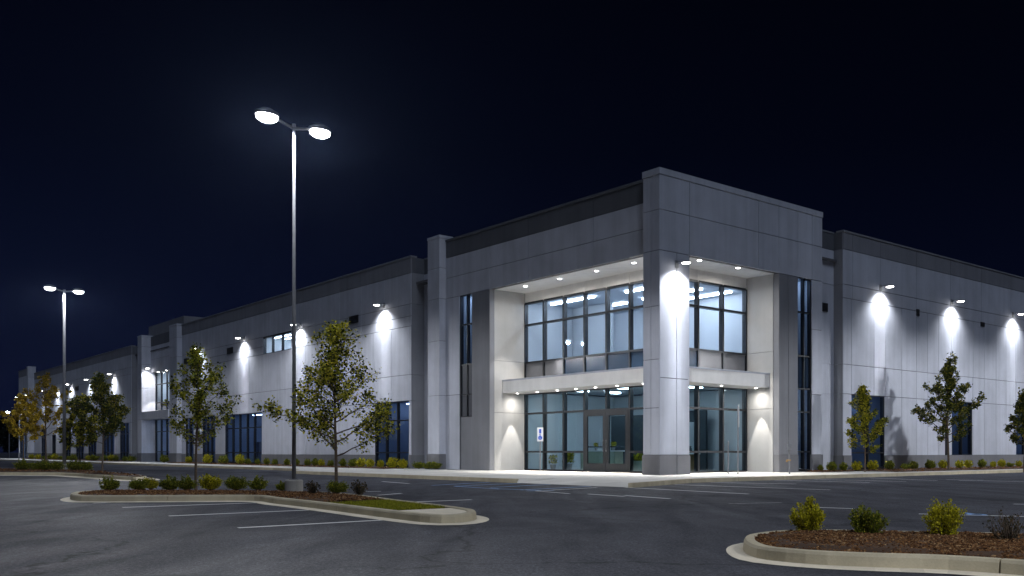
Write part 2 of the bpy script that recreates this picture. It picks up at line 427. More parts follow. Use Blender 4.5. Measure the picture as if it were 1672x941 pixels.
def island(pts, cw=.17, gw=.21, h=.0):
    outer = ccw(resample_closed(smooth_closed(pts, 8), .22))
    inner = offset_closed(outer, cw); gut = offset_closed(outer, -gw)
    mb = MB(); N = len(outer); pr = [(-.0, -.146), (.012, -.03), (.03, -.002), (.06, .004), (cw-.02, .004), (cw, -.01), (cw, -.1)]
    seg = 15
    # profile swept in pieces with narrow joints between
    rings = [offset_closed(outer, d) for d, _ in pr]
    for s in range(0, N, seg):
        ids = list(range(s, min(s+seg, N)+1))
        base = len(mb.v)
        for q, k in enumerate(ids):
            sh = .0
            for j, (d, z) in enumerate(pr):
                p = rings[j][k % N].copy()
                if q == 0 or q == len(ids)-1:
                    nb = rings[j][(k+1) % N] if q == 0 else rings[j][(k-1) % N]
                    p += (nb-p)*.035
                mb.v.append((p.x, p.y, z))
        M = len(pr)
        for q in range(len(ids)-1):
            for j in range(M-1):
                mb.f.append((base+q*M+j, base+(q+1)*M+j, base+(q+1)*M+j+1, base+q*M+j+1)); mb.m.append(0)
        mb.f.append(tuple(base+j for j in range(M))); mb.m.append(0)
        e = base+(len(ids)-1)*M; mb.f.append(tuple(e+M-1-j for j in range(M))); mb.m.append(0)
    tag(mb.build('island_kerb', 'curb', smooth=False), kind='structure')
    gm = MB()
    o2 = offset_closed(outer, .006)
    for i in range(N):
        j = (i+1) % N
        gm.quad([(gut[i].x, gut[i].y, -.143), (gut[j].x, gut[j].y, -.143), (o2[j].x, o2[j].y, -.128), (o2[i].x, o2[i].y, -.128)])
    bm_o = gm.build('gutter', 'gutter', fix=True); tag(bm_o, kind='structure')
    return outer, inner

# near island on the left
nl = [gp(x, y) for x, y in [(114,806),(126,809),(160,809.6),(240,809.4),(330,809),(415,809),(445,812.5),(490,817.2),(540,822.8),(600,830),(657,836.5),(695,840.3),(730,841.4),(758,840),(776,836.5),(777,832.5),(762,829.2),(725,824.5),(690,820.5),(650,815.7),(610,810.5),(570,806),(520,803),(440,801.5),(340,800.5),(240,800.2),(170,800.6),(128,802.5)]]
o1, i1 = island(nl)
mpoly = [p for p in i1 if not (p.y < gp(560, 818).y and p.x > gp(540, 818).x)]
fill1 = poly_sheet('island_soil', i1, -.05, 'mulch')
cut = gp(540, 819); cut2 = gp(648, 815)
bed1 = [p for p in i1 if (p-cut).dot(Vector((.6256, -.7801, 0))) < 0]
mulch_bed('mulch', bed1, -.035, 9000, .05, .014, .042)
rest = [p for p in i1 if (p-cut).dot(Vector((.6256, -.7801, 0))) >= 0]
def along(p): return (p-cut).dot(Vector((.6256, -.7801, 0)))
Lm = max(along(p) for p in rest)
turf = [p for p in rest if along(p) < Lm*.62]
pad = [p for p in rest if along(p) >= Lm*.62]
poly_sheet('turf_base', turf, -.03, 'grass')
poly_sheet('gravel_pad', pad, -.02, 'gutter')
gb = MB(); xs = [p.x for p in turf]; ys = [p.y for p in turf]; tp = [(p.x, p.y) for p in turf]; k = 0
while k < 9000:
    p = (random.uniform(min(xs), max(xs)), random.uniform(min(ys), max(ys)))
    if not inside(p, tp): continue
    k += 1; t = random.uniform(0, 6.28); h = random.uniform(.025, .06); d = Vector((math.cos(t), math.sin(t), 0))
    b0 = Vector((*p, -.03)); tipv = b0+Vector((random.gauss(0, .02), random.gauss(0, .02), h))
    gb.quad([b0-d*.006, b0+d*.006, tipv])
tag(gb.build('grass', 'grass', fix=False), 'short green turf in the end of the near island', 'grass', kind='stuff')

# island on the right, close to the camera
nr = [gp(x, y) for x, y in [(1213,879),(1222,887),(1245,893.5),(1290,898),(1350,902),(1440,905.5),(1528,908),(1600,912),(1672,917),(1760,924),(1860,932),(1900,915),(1860,890),(1760,876),(1672,871),(1580,868.5),(1480,867),(1400,865.3),(1330,864.6),(1275,865.6),(1238,869),(1218,873)]]
o2, i2 = island(nr, cw=.14, gw=.19)
mulch_bed('mulch', i2, -.03, 15000, .05, .010, .030)

# far island on the left
fl = [gp(x, y) for x, y in [(-60,770.5),(0,771.5),(60,771.8),(100,772.2),(150,775),(205,778.5),(232,779),(238,777),(205,773),(150,769),(100,767.5),(40,766.8),(-60,766.5)]]
o3, i3 = island(fl, cw=.2, gw=.5)
mulch_bed('mulch', i3, -.02, 900, .06, .04, .1)

# planting beds along the walls
def bed(b0, b1, a0, a1, n):
    st = [bw(b0, a0), bw(b1, a0), bw(b1, a1), bw(b0, a1)]
    pts = resample_closed(st, 1.5); mulch_bed('mulch', pts, .012, n, .05, .03, .08)
bed(-1.9, -.06, 19.9, 57.6, 1500); bed(-1.9, -.06, 72.5, 117, 800)
bed(13.6, 60, -3.4, -.06, 2200)
bed(10.2, 13.2, -1.3, -.06, 150)

# ------------------------------------------------------------------ painted lines
def line(p, q, w=.125, mat='paint_white', name='parking_line', z=-.146):
    p = gp(*p, z=-.15); q = gp(*q, z=-.15); d = (q-p).normalized(); n = Vector((-d.y, d.x, 0))*w/2
    mb = MB(); k = max(1, int((q-p).length/.5))
    pts = [p+(q-p)*(i/k) for i in range(k+1)]
    for i in range(k):
        a, b = pts[i], pts[i+1]
        mb.quad([(v.x, v.y, z) for v in (a-n, b-n, b+n, a+n)])
    return tag(mb.build(name, mat, fix=False), kind='structure')
for p, q in [((152,822),(235,818.5)), ((200,829),(438,820.8)), ((276,843),(533,832)), ((389,862.5),(638,849)),
             ((595,803.2),(622,802.6)), ((617,809),(655,806)), ((672,820.3),(770,816.3)), ((624,786.6),(668,790)),
             ((1101,791.6),(1356,800.3)), ((1020,796.2),(1222,807)), ((1020,809.5),(1094,814.8)), ((960,807),(1020,811)),
             ((1337,829),(1394,831)), ((1500,839.6),(1700,844.5)), ((1160,788),(1300,790.6)), ((1240,783.5),(1420,788.4)),
             ((1330,783),(1480,786.8)), ((1420,780.5),(1530,785)), ((1566,785),(1605,784.4)), ((1655,823.5),(1720,824.5)), ((1545,783),(1700,788))]:
    line(p, q)
line((1190,823),(1276,821), .12, 'paint_faded')
line((850,788),(985,795.5), .1, 'paint_faded')
for p, q in [((705,793),(800,787.6)), ((742,794.2),(865,788.5)), ((742,794.2),(815,799)), ((790,797.5),(890,801.5)), ((860,802),(905,801)),
             ((800,796.5),(905,790.8)), ((850,800.5),(965,794.5))]:
    line(p, q, .11, 'paint_blue', 'accessible_bay_line')
line((875,802),(975,796.5), .1); line((875,802),(930,806.5), .1)
acc = gp(1595, 841, -.15); mb = MB()
for k in range(20):
    t0, t1 = 2*math.pi*k/20, 2*math.pi*(k+1)/20
    mb.quad([(acc.x+math.cos(t)*r_*.4, acc.y+math.sin(t)*r_*.5, -.142) for t, r_ in ((t0,.22),(t1,.22),(t1,.42),(t0,.42))])
mb.quad([(acc.x-.06,acc.y+.1,-.141),(acc.x+.06,acc.y+.1,-.141),(acc.x+.06,acc.y+.5,-.141),(acc.x-.06,acc.y+.5,-.141)])
tag(mb.build('accessible_bay_symbol', 'paint_blue', fix=False), kind='structure')

# ------------------------------------------------------------------ the building
BLD = thing('warehouse_building', 'long pale concrete warehouse with a tall glazed corner entrance', 'building', (CX, CY, 0), BANG)
def fbox(mb, face, u0, u1, d0, d1, z0, z1, mi=0):     # u along the facade, d inwards
    if face == 'L': mb.box(d0, d1, u0, u1, z0, z1, mi)
    else: mb.box(u0, u1, d0, d1, z0, z1, mi)
def in_open(u, z, op): return any(a < u < b and c < z < d for a, b, c, d in op)
def grid(mb, face, us, zs, plane, op=(), depth=.3, gap=.014, mi=0, back=None):
    us = sorted(set(us)); zs = sorted(set(zs))
    for i in range(len(us)-1):
        for j in range(len(zs)-1):
            u0, u1, z0, z1 = us[i], us[i+1], zs[j], zs[j+1]
            if in_open((u0+u1)/2, (z0+z1)/2, op): continue
            fbox(mb, face, u0+gap, u1-gap, plane, plane+.06, z0+gap, z1-gap, mi)
            if back is not None: fbox(mb, face, u0, u1, plane+.045, plane+depth, z0, z1, back)
def cut_at(us, op): return list(us)+[x for o in op for x in o[:2]]
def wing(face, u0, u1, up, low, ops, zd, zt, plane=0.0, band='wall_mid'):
    up = [u0, u1]+[u for u in up if u0 < u < u1]; low = [u0, u1]+[u for u in low if u0 < u < u1]
    hi = [o for o in ops if o[3] > 8.2]; lo = [o for o in ops if o[3] <= 8.2]
    m = MB()
    if hi:
        grid(m, face, cut_at(up, hi), [9.8, zd], plane, hi, back=1)
        grid(m, face, cut_at(up, hi), [hi[0][2], 9.8, 9.08], plane, hi, back=1)
        grid(m, face, low, [5.6, hi[0][2]], plane, (), back=1)
    else:
        grid(m, face, up, [9.8, zd], plane, back=1); grid(m, face, up, [9.08, 9.8], plane, back=1)
        grid(m, face, low, [5.6, 9.08], plane, back=1)
    grid(m, face, cut_at(low, lo), [4.05, 5.6], plane, lo, back=1)
    lows = sorted({.8, 4.05} | {z for o in lo for z in (o[2], o[3]) if .8 < z < 4.05})
    grid(m, face, cut_at(low, lo), lows, plane, lo, back=1)
    m.build('wall', ['wall_paint', 'groove'], BLD, bevel=.008)
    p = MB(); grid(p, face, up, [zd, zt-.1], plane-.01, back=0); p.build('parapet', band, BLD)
    c = MB(); fbox(c, face, u0-.03, u1+.03, plane-.05, plane+.4, zt-.1, zt); c.build('parapet_cap', 'wall_grey', BLD, bevel=.01)
    us = sorted(set(cut_at([u0, u1], [o for o in lo if o[2] < .5])))
    for a0, a1 in zip(us[:-1], us[1:]):
        if in_open((a0+a1)/2, .4, [o for o in lo if o[2] < .5]): continue
        k = MB(); fbox(k, face, a0+.005, a1-.005, plane-.035, plane+.3, -.05, .8); k.build('plinth', 'plinth', BLD, bevel=.01)

def window(face, us, zs, plane, glassm='glass_blue', spandrels=(), grey=(), mw=.07, dep=.16, name='window', skip=(), framem='frame'):
    u0, u1, z0, z1 = us[0], us[-1], zs[0], zs[-1]
    root = MB()
    for i, u in enumerate(us):
        segs = [(z0, z1)]
        fbox(root, face, u-mw/2, u+mw/2, plane-.03, plane+dep, z0, z1)
    for j, z in enumerate(zs):
        for i in range(len(us)-1):
            if (i, j) in skip: continue
            fbox(root, face, us[i]+mw/2, us[i+1]-mw/2, plane-.02, plane+dep-.01, z-mw/2, z+mw/2)
    fr = root.build('window_frame' if name == 'window' else name, framem, BLD)
    gl = MB(); sp = MB(); sg = MB()
    for i in range(len(us)-1):
        for j in range(len(zs)-1):
            if ('p', i, j) in skip: continue
            t = gl
            if j in spandrels: t = sp
            if (i, j) in grey: t = sg
            a0, a1, b0, b1 = us[i]+mw/2, us[i+1]-mw/2, zs[j]+mw/2, zs[j+1]-mw/2
            d = plane+.05+random.uniform(-.004, .004)
            if t is gl:
                if face == 'L': t.quad([(d,a0,b0),(d,a1,b0),(d,a1,b1),(d,a0,b1)])
                else: t.quad([(a0,d,b0),(a1,d,b0),(a1,d,b1),(a0,d,b1)])
            else: fbox(t, face, a0, a1, d, d+.02, b0, b1)
    if gl.f and name == 'curtain_wall' and skip:
        lo_, hi_ = MB(), MB()
        ua = 6.0
        for f in gl.f:
            q = [gl.v[i] for i in f]
            (hi_ if q[0][1] > ua + 1.55 or (q[0][2] > 3 and q[0][1] > ua - 1.7) else lo_).quad(q)
        for t in (lo_, hi_):
            if t.f: t.build('pane', glassm, fr)
    elif gl.f: gl.build('pane', glassm, fr)
    if sp.f: sp.build('spandrel', 'spandrel', fr)
    if sg.f: sg.build('spandrel', 'spandrel_grey', fr)
    return fr
def room(face, u0, u1, z0, z1, d0, d1, wallm='interior_blue', stripm='strip_dim', nstrip=1, ceil=None, fz=None, sw=.12):
    m = MB(); e = .02
    def F_(pts): m.quad([((d, u, z) if face == 'L' else (u, d, z)) for u, d, z in pts])
    F_([(u0,d1,z0),(u1,d1,z0),(u1,d1,z1),(u0,d1,z1)]); F_([(u0,d0,z0),(u0,d1,z0),(u0,d1,z1),(u0,d0,z1)])
    F_([(u1,d0,z0),(u1,d1,z0),(u1,d1,z1),(u1,d0,z1)])
    rm = m.build('interior_wall', wallm, BLD, fix=False)
    m = MB(); F_([(u0,d0,z1),(u1,d0,z1),(u1,d1,z1),(u0,d1,z1)]); m.build('interior_ceiling', ceil or wallm, BLD, fix=False)
    m = MB(); F_([(u0,d0,z0+.012),(u1,d0,z0+.012),(u1,d1,z0+.012),(u0,d1,z0+.012)]); m.build('interior_floor', 'interior_floor', BLD, fix=False)
    for k in range(nstrip):
        s = MB(); d = d0+(d1-d0)*(k+.5)/nstrip
        fbox(s, face, u0+.25*(u1-u0)*.4, u1-.25*(u1-u0)*.4, d-sw/2, d+sw/2, z1-.06, z1-.02); s.build('ceiling_light', stripm, BLD)
    if wallm == 'interior_blue' and d1-d0 > 2 and u1-u0 > 1.5:      # cabinets and partitions standing in the dim rooms
        rr = random.Random(int(u0*100))
        for k in range(2+int((u1-u0)/2)):
            ua = rr.uniform(u0+.1, u1-.7); p = MB(); dd = rr.uniform(d0+.9, d1-.3)
            fbox(p, face, ua, ua+rr.uniform(.4, 1.3), dd, dd+.2, z0+.02, z0+rr.choice((.9, 1.1, 1.7, 2.4)))
            p.build('interior_partition', rr.choice(('interior_dark', 'wall_grey', 'wall_mid')), BLD)
    return rm

# --- corner entrance tower
ZS, ZT, ZL = 9.7, 13.24, 13.04
t = MB()                                                        # right fascia and corner pier, one volume of panels
ru = [0, 1.95, 6.9, 8.52, 10.09, 11.3, 12.2]
t.box(.05, 12.15, .05, .95, ZS+.02, ZT-.2, 1)
grid(t, 'R', ru, [ZS, 11.45, ZT-.28], 0); grid(t, 'L', [0, .5, .97], [ZS, 11.45, ZT-.28], 0)
t.box(.06, .3, .97, .98, ZS, ZT-.2, 0)
t.build('fascia', ['wall_paint', 'groove'], BLD, bevel=.006)
c = MB(); c.box(-.03, 12.23, -.03, 1.0, ZT-.28, ZT); c.build('parapet_cap', 'wall_paint', BLD, bevel=.012)
p = MB()
p.box(.05, 1.9, .05, .92, 0, ZS+.02, 1)
zc = [.86, 2.9, 5.0, 7.3, ZS]
grid(p, 'L', [0, .5, .97], zc, 0); grid(p, 'R', [0, 1.1, 1.95], [.86, 4.2, ZS], 0)
p.box(1.89, 1.95, .06, .97, .86, ZS); p.box(.06, 1.89, .91, .97, .86, ZS)
p.build('corner_pier', ['wall_paint', 'groove'], BLD, bevel=.006)
k = MB(); grid(k, 'R', [-.03, 1.06, 1.13, 1.98], [-.02, .86], -.03, back=0, depth=.95, gap=.008); k.box(-.03, 1.97, .03, 1.0, -.02, .855); k.build('plinth', 'plinth', BLD, bevel=.008)
# left fascia
BW = .3
f = MB(); lu = [.97, 4.4, 9.19, 12.39, 16.5]
grid(f, 'L', lu, [ZS, 10.85, 12.0], BW, back=1); f.build('fascia', ['wall_paint', 'groove'], BLD, bevel=.006)
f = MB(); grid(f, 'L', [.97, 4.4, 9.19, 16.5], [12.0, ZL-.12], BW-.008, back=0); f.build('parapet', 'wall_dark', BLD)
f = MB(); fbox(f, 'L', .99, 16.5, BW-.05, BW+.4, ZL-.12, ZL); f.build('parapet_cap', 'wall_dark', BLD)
# left column
def column(face, u0, u1, d0, d1, z1, mats='wall_paint', uj=(), zj=(4.2, 7.3, 9.7, 11.45), z0=.86, pl=True):
    m = MB(); us = [u0, *uj, u1]; zs = [z0, *zj, z1-.15]
    fbox(m, face, u0+.03, u1-.03, d0+.04, d1, z0, z1-.16, 1)
    for j in range(len(zs)-1):
        for i in range(len(us)-1): fbox(m, face, us[i]+.008, us[i+1]-.008, d0, d1+.01, zs[j]+.01, zs[j+1]-.01)
    fbox(m, face, u0-.02, u1+.02, d0-.02, d1+.02, z1-.15, z1)
    m.build('column', [mats, 'groove'], BLD, bevel=.01)
    if pl:
        q = MB(); fbox(q, face, u0-.04, u1+.04, d0-.04, d1, -.02, z0); q.build('plinth', 'plinth', BLD, bevel=.01)
column('L', 16.55, 17.76, -.12, .8, 13.3)
# walls beside the left recess
f = MB(); grid(f, 'L', [15.2, 16.55], [0, 4.2, ZS], BW, back=1); f.build('wall', ['wall_paint', 'groove'], BLD)
f = MB(); f.box(BW-.02, 2.7, 12.42, 13.99, 0, ZS); f.box(BW-.02, .6, 12.39, 12.42, 0, ZS); f.build('pier', 'wall_grey', BLD, bevel=.01)
# lit return of the left recess: two stacked panels
f = MB()
for z0, z1 in ((0, 3.1), (3.12, 5.9), (5.92, ZS)): f.box(.6, 2.7, 12.385, 12.43, z0, z1)
f.build('recess_panel', 'wall_recess', BLD)
# soffit of the recess
f = MB()
for y0, y1 in ((.97, 4.4), (4.42, 8.0), (8.02, 12.39)): f.box(BW+.3, 2.9, y0, y1, ZS+.005, ZS+.06)
for x0, x1 in ((1.95, 5.2), (5.22, 8.52)): f.box(x0, x1, .3, 2.1, ZS+.002, ZS+.055)
f.box(.3, 2.0, .3, 2.1, ZS+.008, ZS+.05)
f.build('soffit', 'wall_white', BLD)
# header above the upper windows
f = MB()
for y0, y1 in ((1.9, 4.4), (4.42, 7.58), (7.6, 10.78), (10.8, 12.385)): f.box(2.72, 2.95, y0, y1, 9.12, ZS)
for x0, x1 in ((2.7, 4.8), (4.82, 6.64), (6.66, 8.52)): f.box(x0, x1, 1.92, 2.15, 9.12, ZS)
f.build('header_panel', 'wall_white', BLD)
# right recess return, pier and end column
f = MB()
for z0, z1 in ((0, 3.1), (3.12, 5.9), (5.92, ZS)): f.box(8.515, 8.56, .35, 1.9, z0, z1)
f.build('recess_panel', 'wall_recess', BLD)
f = MB(); grid(f, 'R', [8.52, 9.3, 10.09], [.86, ZS], 0); f.box(8.56, 10.08, .05, 1.9, 0, ZS); f.build('pier', 'wall_grey', BLD, bevel=.006)
f = MB(); f.box(8.5, 10.1, -.03, .3, -.02, .86); f.build('plinth', 'plinth', BLD, bevel=.01)
f = MB(); grid(f, 'R', [11.3, 12.2], [.86, 3.9, 7.2, ZS], 0); f.box(11.31, 12.19, .05, 1.0, 0, ZS, 1); f.box(12.14, 12.2, .06, 1, .86, ZS); f.build('column', ['wall_paint', 'groove'], BLD, bevel=.006)
f = MB(); f.box(11.27, 12.23, -.03, .3, -.02, .86); f.build('plinth', 'plinth', BLD, bevel=.01)
# canopies
f = MB(); f.box(1.15, 2.72, .5, 12.385, 4.17, 4.86); f.build('canopy', 'wall_white', BLD, bevel=.02)
f = MB(); f.box(1.9, 8.513, .52, 1.92, 4.15, 4.84); f.build('canopy', 'wall_white', BLD, bevel=.02)
f = MB(); f.box(1.12, 1.15, .5, 12.385, 4.80, 4.88); f.build('canopy_edge', 'wall_paint', BLD)
f = MB(); f.box(1.9, 8.513, .49, .52, 4.78, 4.86); f.build('canopy_edge', 'wall_paint', BLD)
# curtain walls
zu = [4.86, 5.88, 7.95, 9.14]; zl = [.02, 1.0, 3.09, 4.17]
mu = [2.8, 4.4, 6.0, 7.6, 9.19, 10.79, 12.39]
window('L', [1.95]+mu, zu, 2.7, 'glass_clear', spandrels=(0,), grey=((5,0),(6,0)), mw=.10, dep=.22, name='curtain_wall')
sk = {(2,0),(3,0),(2,1),(3,1),('p',2,0),('p',3,0),('p',2,1),('p',3,1),(2,0),(3,0)}
lo_ = window('L', [1.95]+mu, zl, 2.7, 'glass_teal', mw=.10, dep=.22, name='curtain_wall', skip=sk)
ur = [2.95, 4.8, 6.65, 8.47]
window('R', [2.72]+ur[1:], zu, 1.9, 'glass_clear', spandrels=(0,), grey=((1,0),(2,0)), mw=.10, dep=.22, name='curtain_wall')
window('R', [2.72]+ur[1:], zl, 1.9, 'glass_teal', mw=.10, dep=.22, name='curtain_wall')
# double door
for s, (y0, y1) in enumerate(((4.46, 5.99), (6.01, 7.54))):
    d = MB(); x0, x1 = 2.66, 2.74
    for a0, a1, b0, b1 in ((y0, y0+.2, .03, 3.04), (y1-.2, y1, .03, 3.04), (y0+.2, y1-.2, .03, .42), (y0+.2, y1-.2, 2.8, 3.04)): d.box(x0, x1, a0, a1, b0, b1)
    dr = d.build('door', 'frame', BLD)
    q = MB(); q.quad([(2.70, y0+.2, .42), (2.70, y1-.2, .42), (2.70, y1-.2, 2.8), (2.70, y0+.2, 2.8)]); q.build('door_pane', 'glass_teal', dr, fix=False)
    h = MB(); yh = y1-.1 if s == 0 else y0+.1
    h.tube([(2.66, yh, 1.0), (2.58, yh, 1.02), (2.57, yh, 1.1), (2.57, yh, 1.5), (2.58, yh, 1.58), (2.66, yh, 1.6)], .022, 8); h.build('door_handle', 'steel', dr)
    h = MB(); h.box(2.755, 2.80, y0+.15, y1-.15, 1.22, 1.28); h.build('push_bar', 'steel', dr)
# slit windows
window('L', [13.99, 14.6, 15.2], [2.96, 4.18, 5.84, 8.07, ZS], BW+.12, 'glass_blue', grey=((0,0),(1,0),(0,1),(1,1)), mw=.07)
f = MB(); f.box(BW+.1, BW+.3, 13.99, 15.2, 0, 2.94); f.build('panel', 'wall_grey', BLD)
room('L', 13.99, 15.2, 4.9, ZS, BW+.3, 3.4, 'interior_white', 'strip_dim', 2)
window('R', [10.09, 10.75, 11.3], [.1, 1.0, 3.0, 4.16, 5.8, 8.0, ZS], .12, 'glass_blue', spandrels=(3,), mw=.07)
room('R', 10.09, 11.3, 5.9, ZS-.02, .3, 3.4, 'interior_white', 'strip_dim', 2)
room('R', 10.09, 11.3, .05, 4.2, .3, 3.4, 'interior_white', 'strip_dim', 1)
# interiors: two tall lobby storeys
m = MB(); X0, X1, Y0, Y1 = 2.75, 9.6, 1.95, 12.36
for z0, z1 in ((.0, 4.25), (4.9, 9.2)):
    m.quad([(X1,Y0,z0),(X1,Y1,z0),(X1,Y1,z1),(X1,Y0,z1)]); m.quad([(X0,Y1,z0),(X1,Y1,z0),(X1,Y1,z1),(X0,Y1,z1)])
    m.quad([(8.56,Y0,z0),(X1,Y0,z0),(X1,Y0,z1),(8.56,Y0,z1)])
m.build('interior_wall', 'interior_white', BLD, fix=False)
m = MB(); m.box(2.95, X1, 2.15, Y1, 4.3, 5.6); m.build('interior_floor_slab', 'interior_ceiling', BLD)
m = MB(); m.quad([(2.95,2.15,9.2),(X1,2.15,9.2),(X1,Y1,9.2),(2.95,Y1,9.2)]); m.build('interior_ceiling', 'interior_ceiling', BLD, fix=False)
m = MB(); m.quad([(2.8,2.0,.014),(X1,2.0,.014),(X1,Y1,.014),(2.8,Y1,.014)]); m.build('interior_floor', 'interior_floor', BLD, fix=False)
for x, y0, y1 in ((4.3, 2.9, 6.2), (6.6, 3.2, 7.2), (8.4, 2.8, 6.0), (4.0, 8.2, 11.6), (6.8, 8.6, 11.8)):
    s = MB(); s.box(x-.06, x+.06, y0, y1, 9.10, 9.16); s.build('ceiling_light', 'strip_lobby', BLD)
for x, y in ((4.2,3.6),(4.2,6.4),(4.2,9.4),(6.6,3.6),(6.6,6.4),(6.6,9.4)):
    s = MB(); s.box(x-.4, x+.4, y-.14, y+.14, 4.22, 4.28); s.build('ceiling_light', 'strip_ground', BLD)
m = MB(); m.box(6.2, 6.35, 9.2, 12.3, 5.6, 9.19); m.build('interior_partition', 'interior_white', BLD)
m = MB(); m.box(7.2, 7.35, 7.2, 10.2, .02, 3.0); m.build('interior_partition', 'interior_dark', BLD)
m = MB(); m.box(8.6, 8.75, 4.6, 6.2, .02, 3.2); m.build('interior_partition', 'interior_dark', BLD)
m = MB(); m.box(4.6, 8.2, 4.9, 5.0, .02, 2.55); m.build('interior_partition', 'interior_white', BLD)
# tower roof and its back walls
m = MB(); m.box(.5, 12.1, .9, 17.6, 12.3, 12.4); m.box(11.9, 12.15, .9, 17.6, 9.3, 13.0); m.box(.8, 12, 17.4, 17.6, 9.3, 13.0); m.build('roof', 'roofing', BLD)

# --- slots between tower and wings
f = MB(); grid(f, 'L', [17.76, 19.7], [0, 4.05, 5.6, 9.8, 11.63], .93, back=0); f.build('wall', 'wall_paint', BLD)
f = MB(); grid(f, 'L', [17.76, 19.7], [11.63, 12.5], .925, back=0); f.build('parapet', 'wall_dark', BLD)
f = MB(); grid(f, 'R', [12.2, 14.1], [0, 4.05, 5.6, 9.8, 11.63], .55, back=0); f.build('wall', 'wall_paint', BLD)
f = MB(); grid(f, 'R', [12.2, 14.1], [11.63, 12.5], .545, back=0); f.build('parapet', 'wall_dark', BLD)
f = MB(); fbox(f, 'L', 17.76, 19.7, .9, 1.2, 12.5, 12.58); f.build('parapet_cap', 'wall_grey', BLD)
f = MB(); fbox(f, 'R', 12.2, 14.1, .52, .9, 12.5, 12.58); f.build('parapet_cap', 'wall_grey', BLD)
def ret(face, u, z1=11.63, zt=12.55, dd=.93):
    m = MB(); s = 1 
    for z0, z2 in ((.8, 4.03), (4.05, 5.58), (5.6, 9.78), (9.8, z1)): fbox(m, face, u-.012, u+.1, .06, dd+.1, z0, z2)
    m.build('wall_return', 'wall_grey', BLD)
    m = MB(); fbox(m, face, u-.015, u+.1, .06, dd+.1, z1, zt); m.build('parapet_return', 'wall_dark', BLD)
    m = MB(); fbox(m, face, u-.035, u+.1, .06, dd+.1, -.02, .8); m.build('plinth', 'plinth', BLD)
ret('L', 19.7); ret('R', 14.1, dd=.55)

# --- left wing, first stretch
opsL = [(19.95, 23.9, .15, 4.05), (35.8, 40.7, 8.48, 9.74), (40.9, 48.2, .15, 4.05), (50.3, 53.3, .15, 4.05), (55.4, 57.4, .05, 4.05)]
wing('L', 19.7, 58.4, [22.75, 25.6, 28.5, 34.3, 39.3, 44.2, 49.2, 53.6], [19.95, 21.9, 23.9, 26.2, 28.5, 31.2, 33.5, 35.3, 37.5, 40.8, 43.3, 45.3, 48.3, 51, 52.8, 54.6, 56], opsL, 11.63, 12.65)
window('L', [19.95, 21.3, 22.6, 23.9], [.15, .95, 2.9, 4.05], .06)
room('L', 19.95, 23.9, .1, 4.1, .31, 4, 'interior_blue', 'strip_dim')
window('L', [35.8, 37.4, 39.1, 40.7], [8.48, 9.74], .06, 'glass_clear')
room('L', 35.8, 40.7, 8.2, 9.76, .31, 3, 'interior_white', 'strip_cool', 3)
window('L', [40.9, 42.4, 43.8, 45.3, 46.7, 48.2], [.15, .95, 2.9, 4.05], .06)
room('L', 40.9, 48.2, .1, 4.1, .31, 4, 'interior_blue', 'strip_dim')
window('L', [50.3, 51.3, 52.3, 53.3], [.15, .95, 2.9, 4.05], .06)
room('L', 50.3, 53.3, .1, 4.1, .31, 4, 'interior_blue', 'strip_dim')
window('L', [55.4, 56.4, 57.4], [.05, 2.9, 4.05], .06); room('L', 55.4, 57.4, .1, 4.1, .31, 3)

# --- second entrance
column('L', 58.4, 60.4, -.45, .9, 12.7); column('L', 68.3, 69.6, -.5, .9, 12.6)
f = MB(); grid(f, 'L', [60.4, 64.4, 68.3], [8.9, 10.2, 11.5], .4, back=1); f.build('fascia', ['wall_paint', 'groove'], BLD)
f = MB(); grid(f, 'L', [60.4, 64.4, 68.3], [11.5, 12.5], .39, back=0); f.build('parapet', 'wall_dark', BLD)
f = MB(); f.box(.7, 1.4, 60.4, 68.3, 8.9, 8.96); f.box(.9, 1.4, 68.25, 68.32, 0, 8.9); f.box(.9, 1.4, 60.38, 60.45, 0, 8.9); f.build('recess_panel', 'wall_recess', BLD)
f = MB(); f.box(-.55, 1.0, 60.42, 68.28, 4.2, 4.95); f.build('canopy', 'wall_paint', BLD, bevel=.02)
window('L', [60.5, 62.0, 63.5, 65.0, 66.6, 68.2], [4.95, 5.9, 7.7, 8.9], .85, 'glass_clear', spandrels=(0,))
window('L', [60.5, 62.0, 63.5, 65.0, 66.6, 68.2], [.05, 1.0, 3.0, 4.2], .85, 'glass_blue')
room('L', 60.4, 68.3, 5.0, 8.95, 1.1, 7, 'interior_white', 'strip_cool', 3); room('L', 60.4, 68.3, .02, 4.25, 1.1, 7, 'interior_blue', 'strip_dim', 2)
f = MB(); f.box(2.0, 9, 63.5, 74, 11.0, 14.2); f.build('roof_penthouse', 'wall_grey', BLD, bevel=.01)

# --- left wing, far stretch
opsF = [(74, 77.2, .15, 4.05), (79.2, 83.5, .15, 4.05), (86.2, 89.6, .15, 4.05), (91.5, 95, .15, 4.05), (97.5, 101, .15, 4.05), (105, 107, .05, 3.2), (110, 113, .15, 4.05)]
f = MB(); grid(f, 'L', [69.6, 71, 72.4, 73.2], [0, 4.05, 5.6, 7.7, 9.3, 11.1], .9, [(71, 72.4, 7.7, 9.3)], back=0); f.build('wall', 'wall_paint', BLD)
f = MB(); grid(f, 'L', [69.6, 73.2], [11.1, 12.0], .89, back=0); f.build('parapet', 'wall_dark', BLD)
window('L', [71, 71.7, 72.4], [7.7, 8.5, 9.3], .95, 'glass_clear'); room('L', 71, 72.4, 7.6, 9.4, 1.2, 4, 'interior_white', 'strip_cool')
ret('L', 73.2, 11.1, 12.0, .9)
wing('L', 73.2, 117.5, [75, 79.2, 84, 88.4, 93, 97, 103.8, 110.7], [75, 78.2, 80.4, 84, 87.4, 89.5, 93, 96, 98, 101.2, 105, 107.5, 112, 114], opsF, 11.1, 12.05)
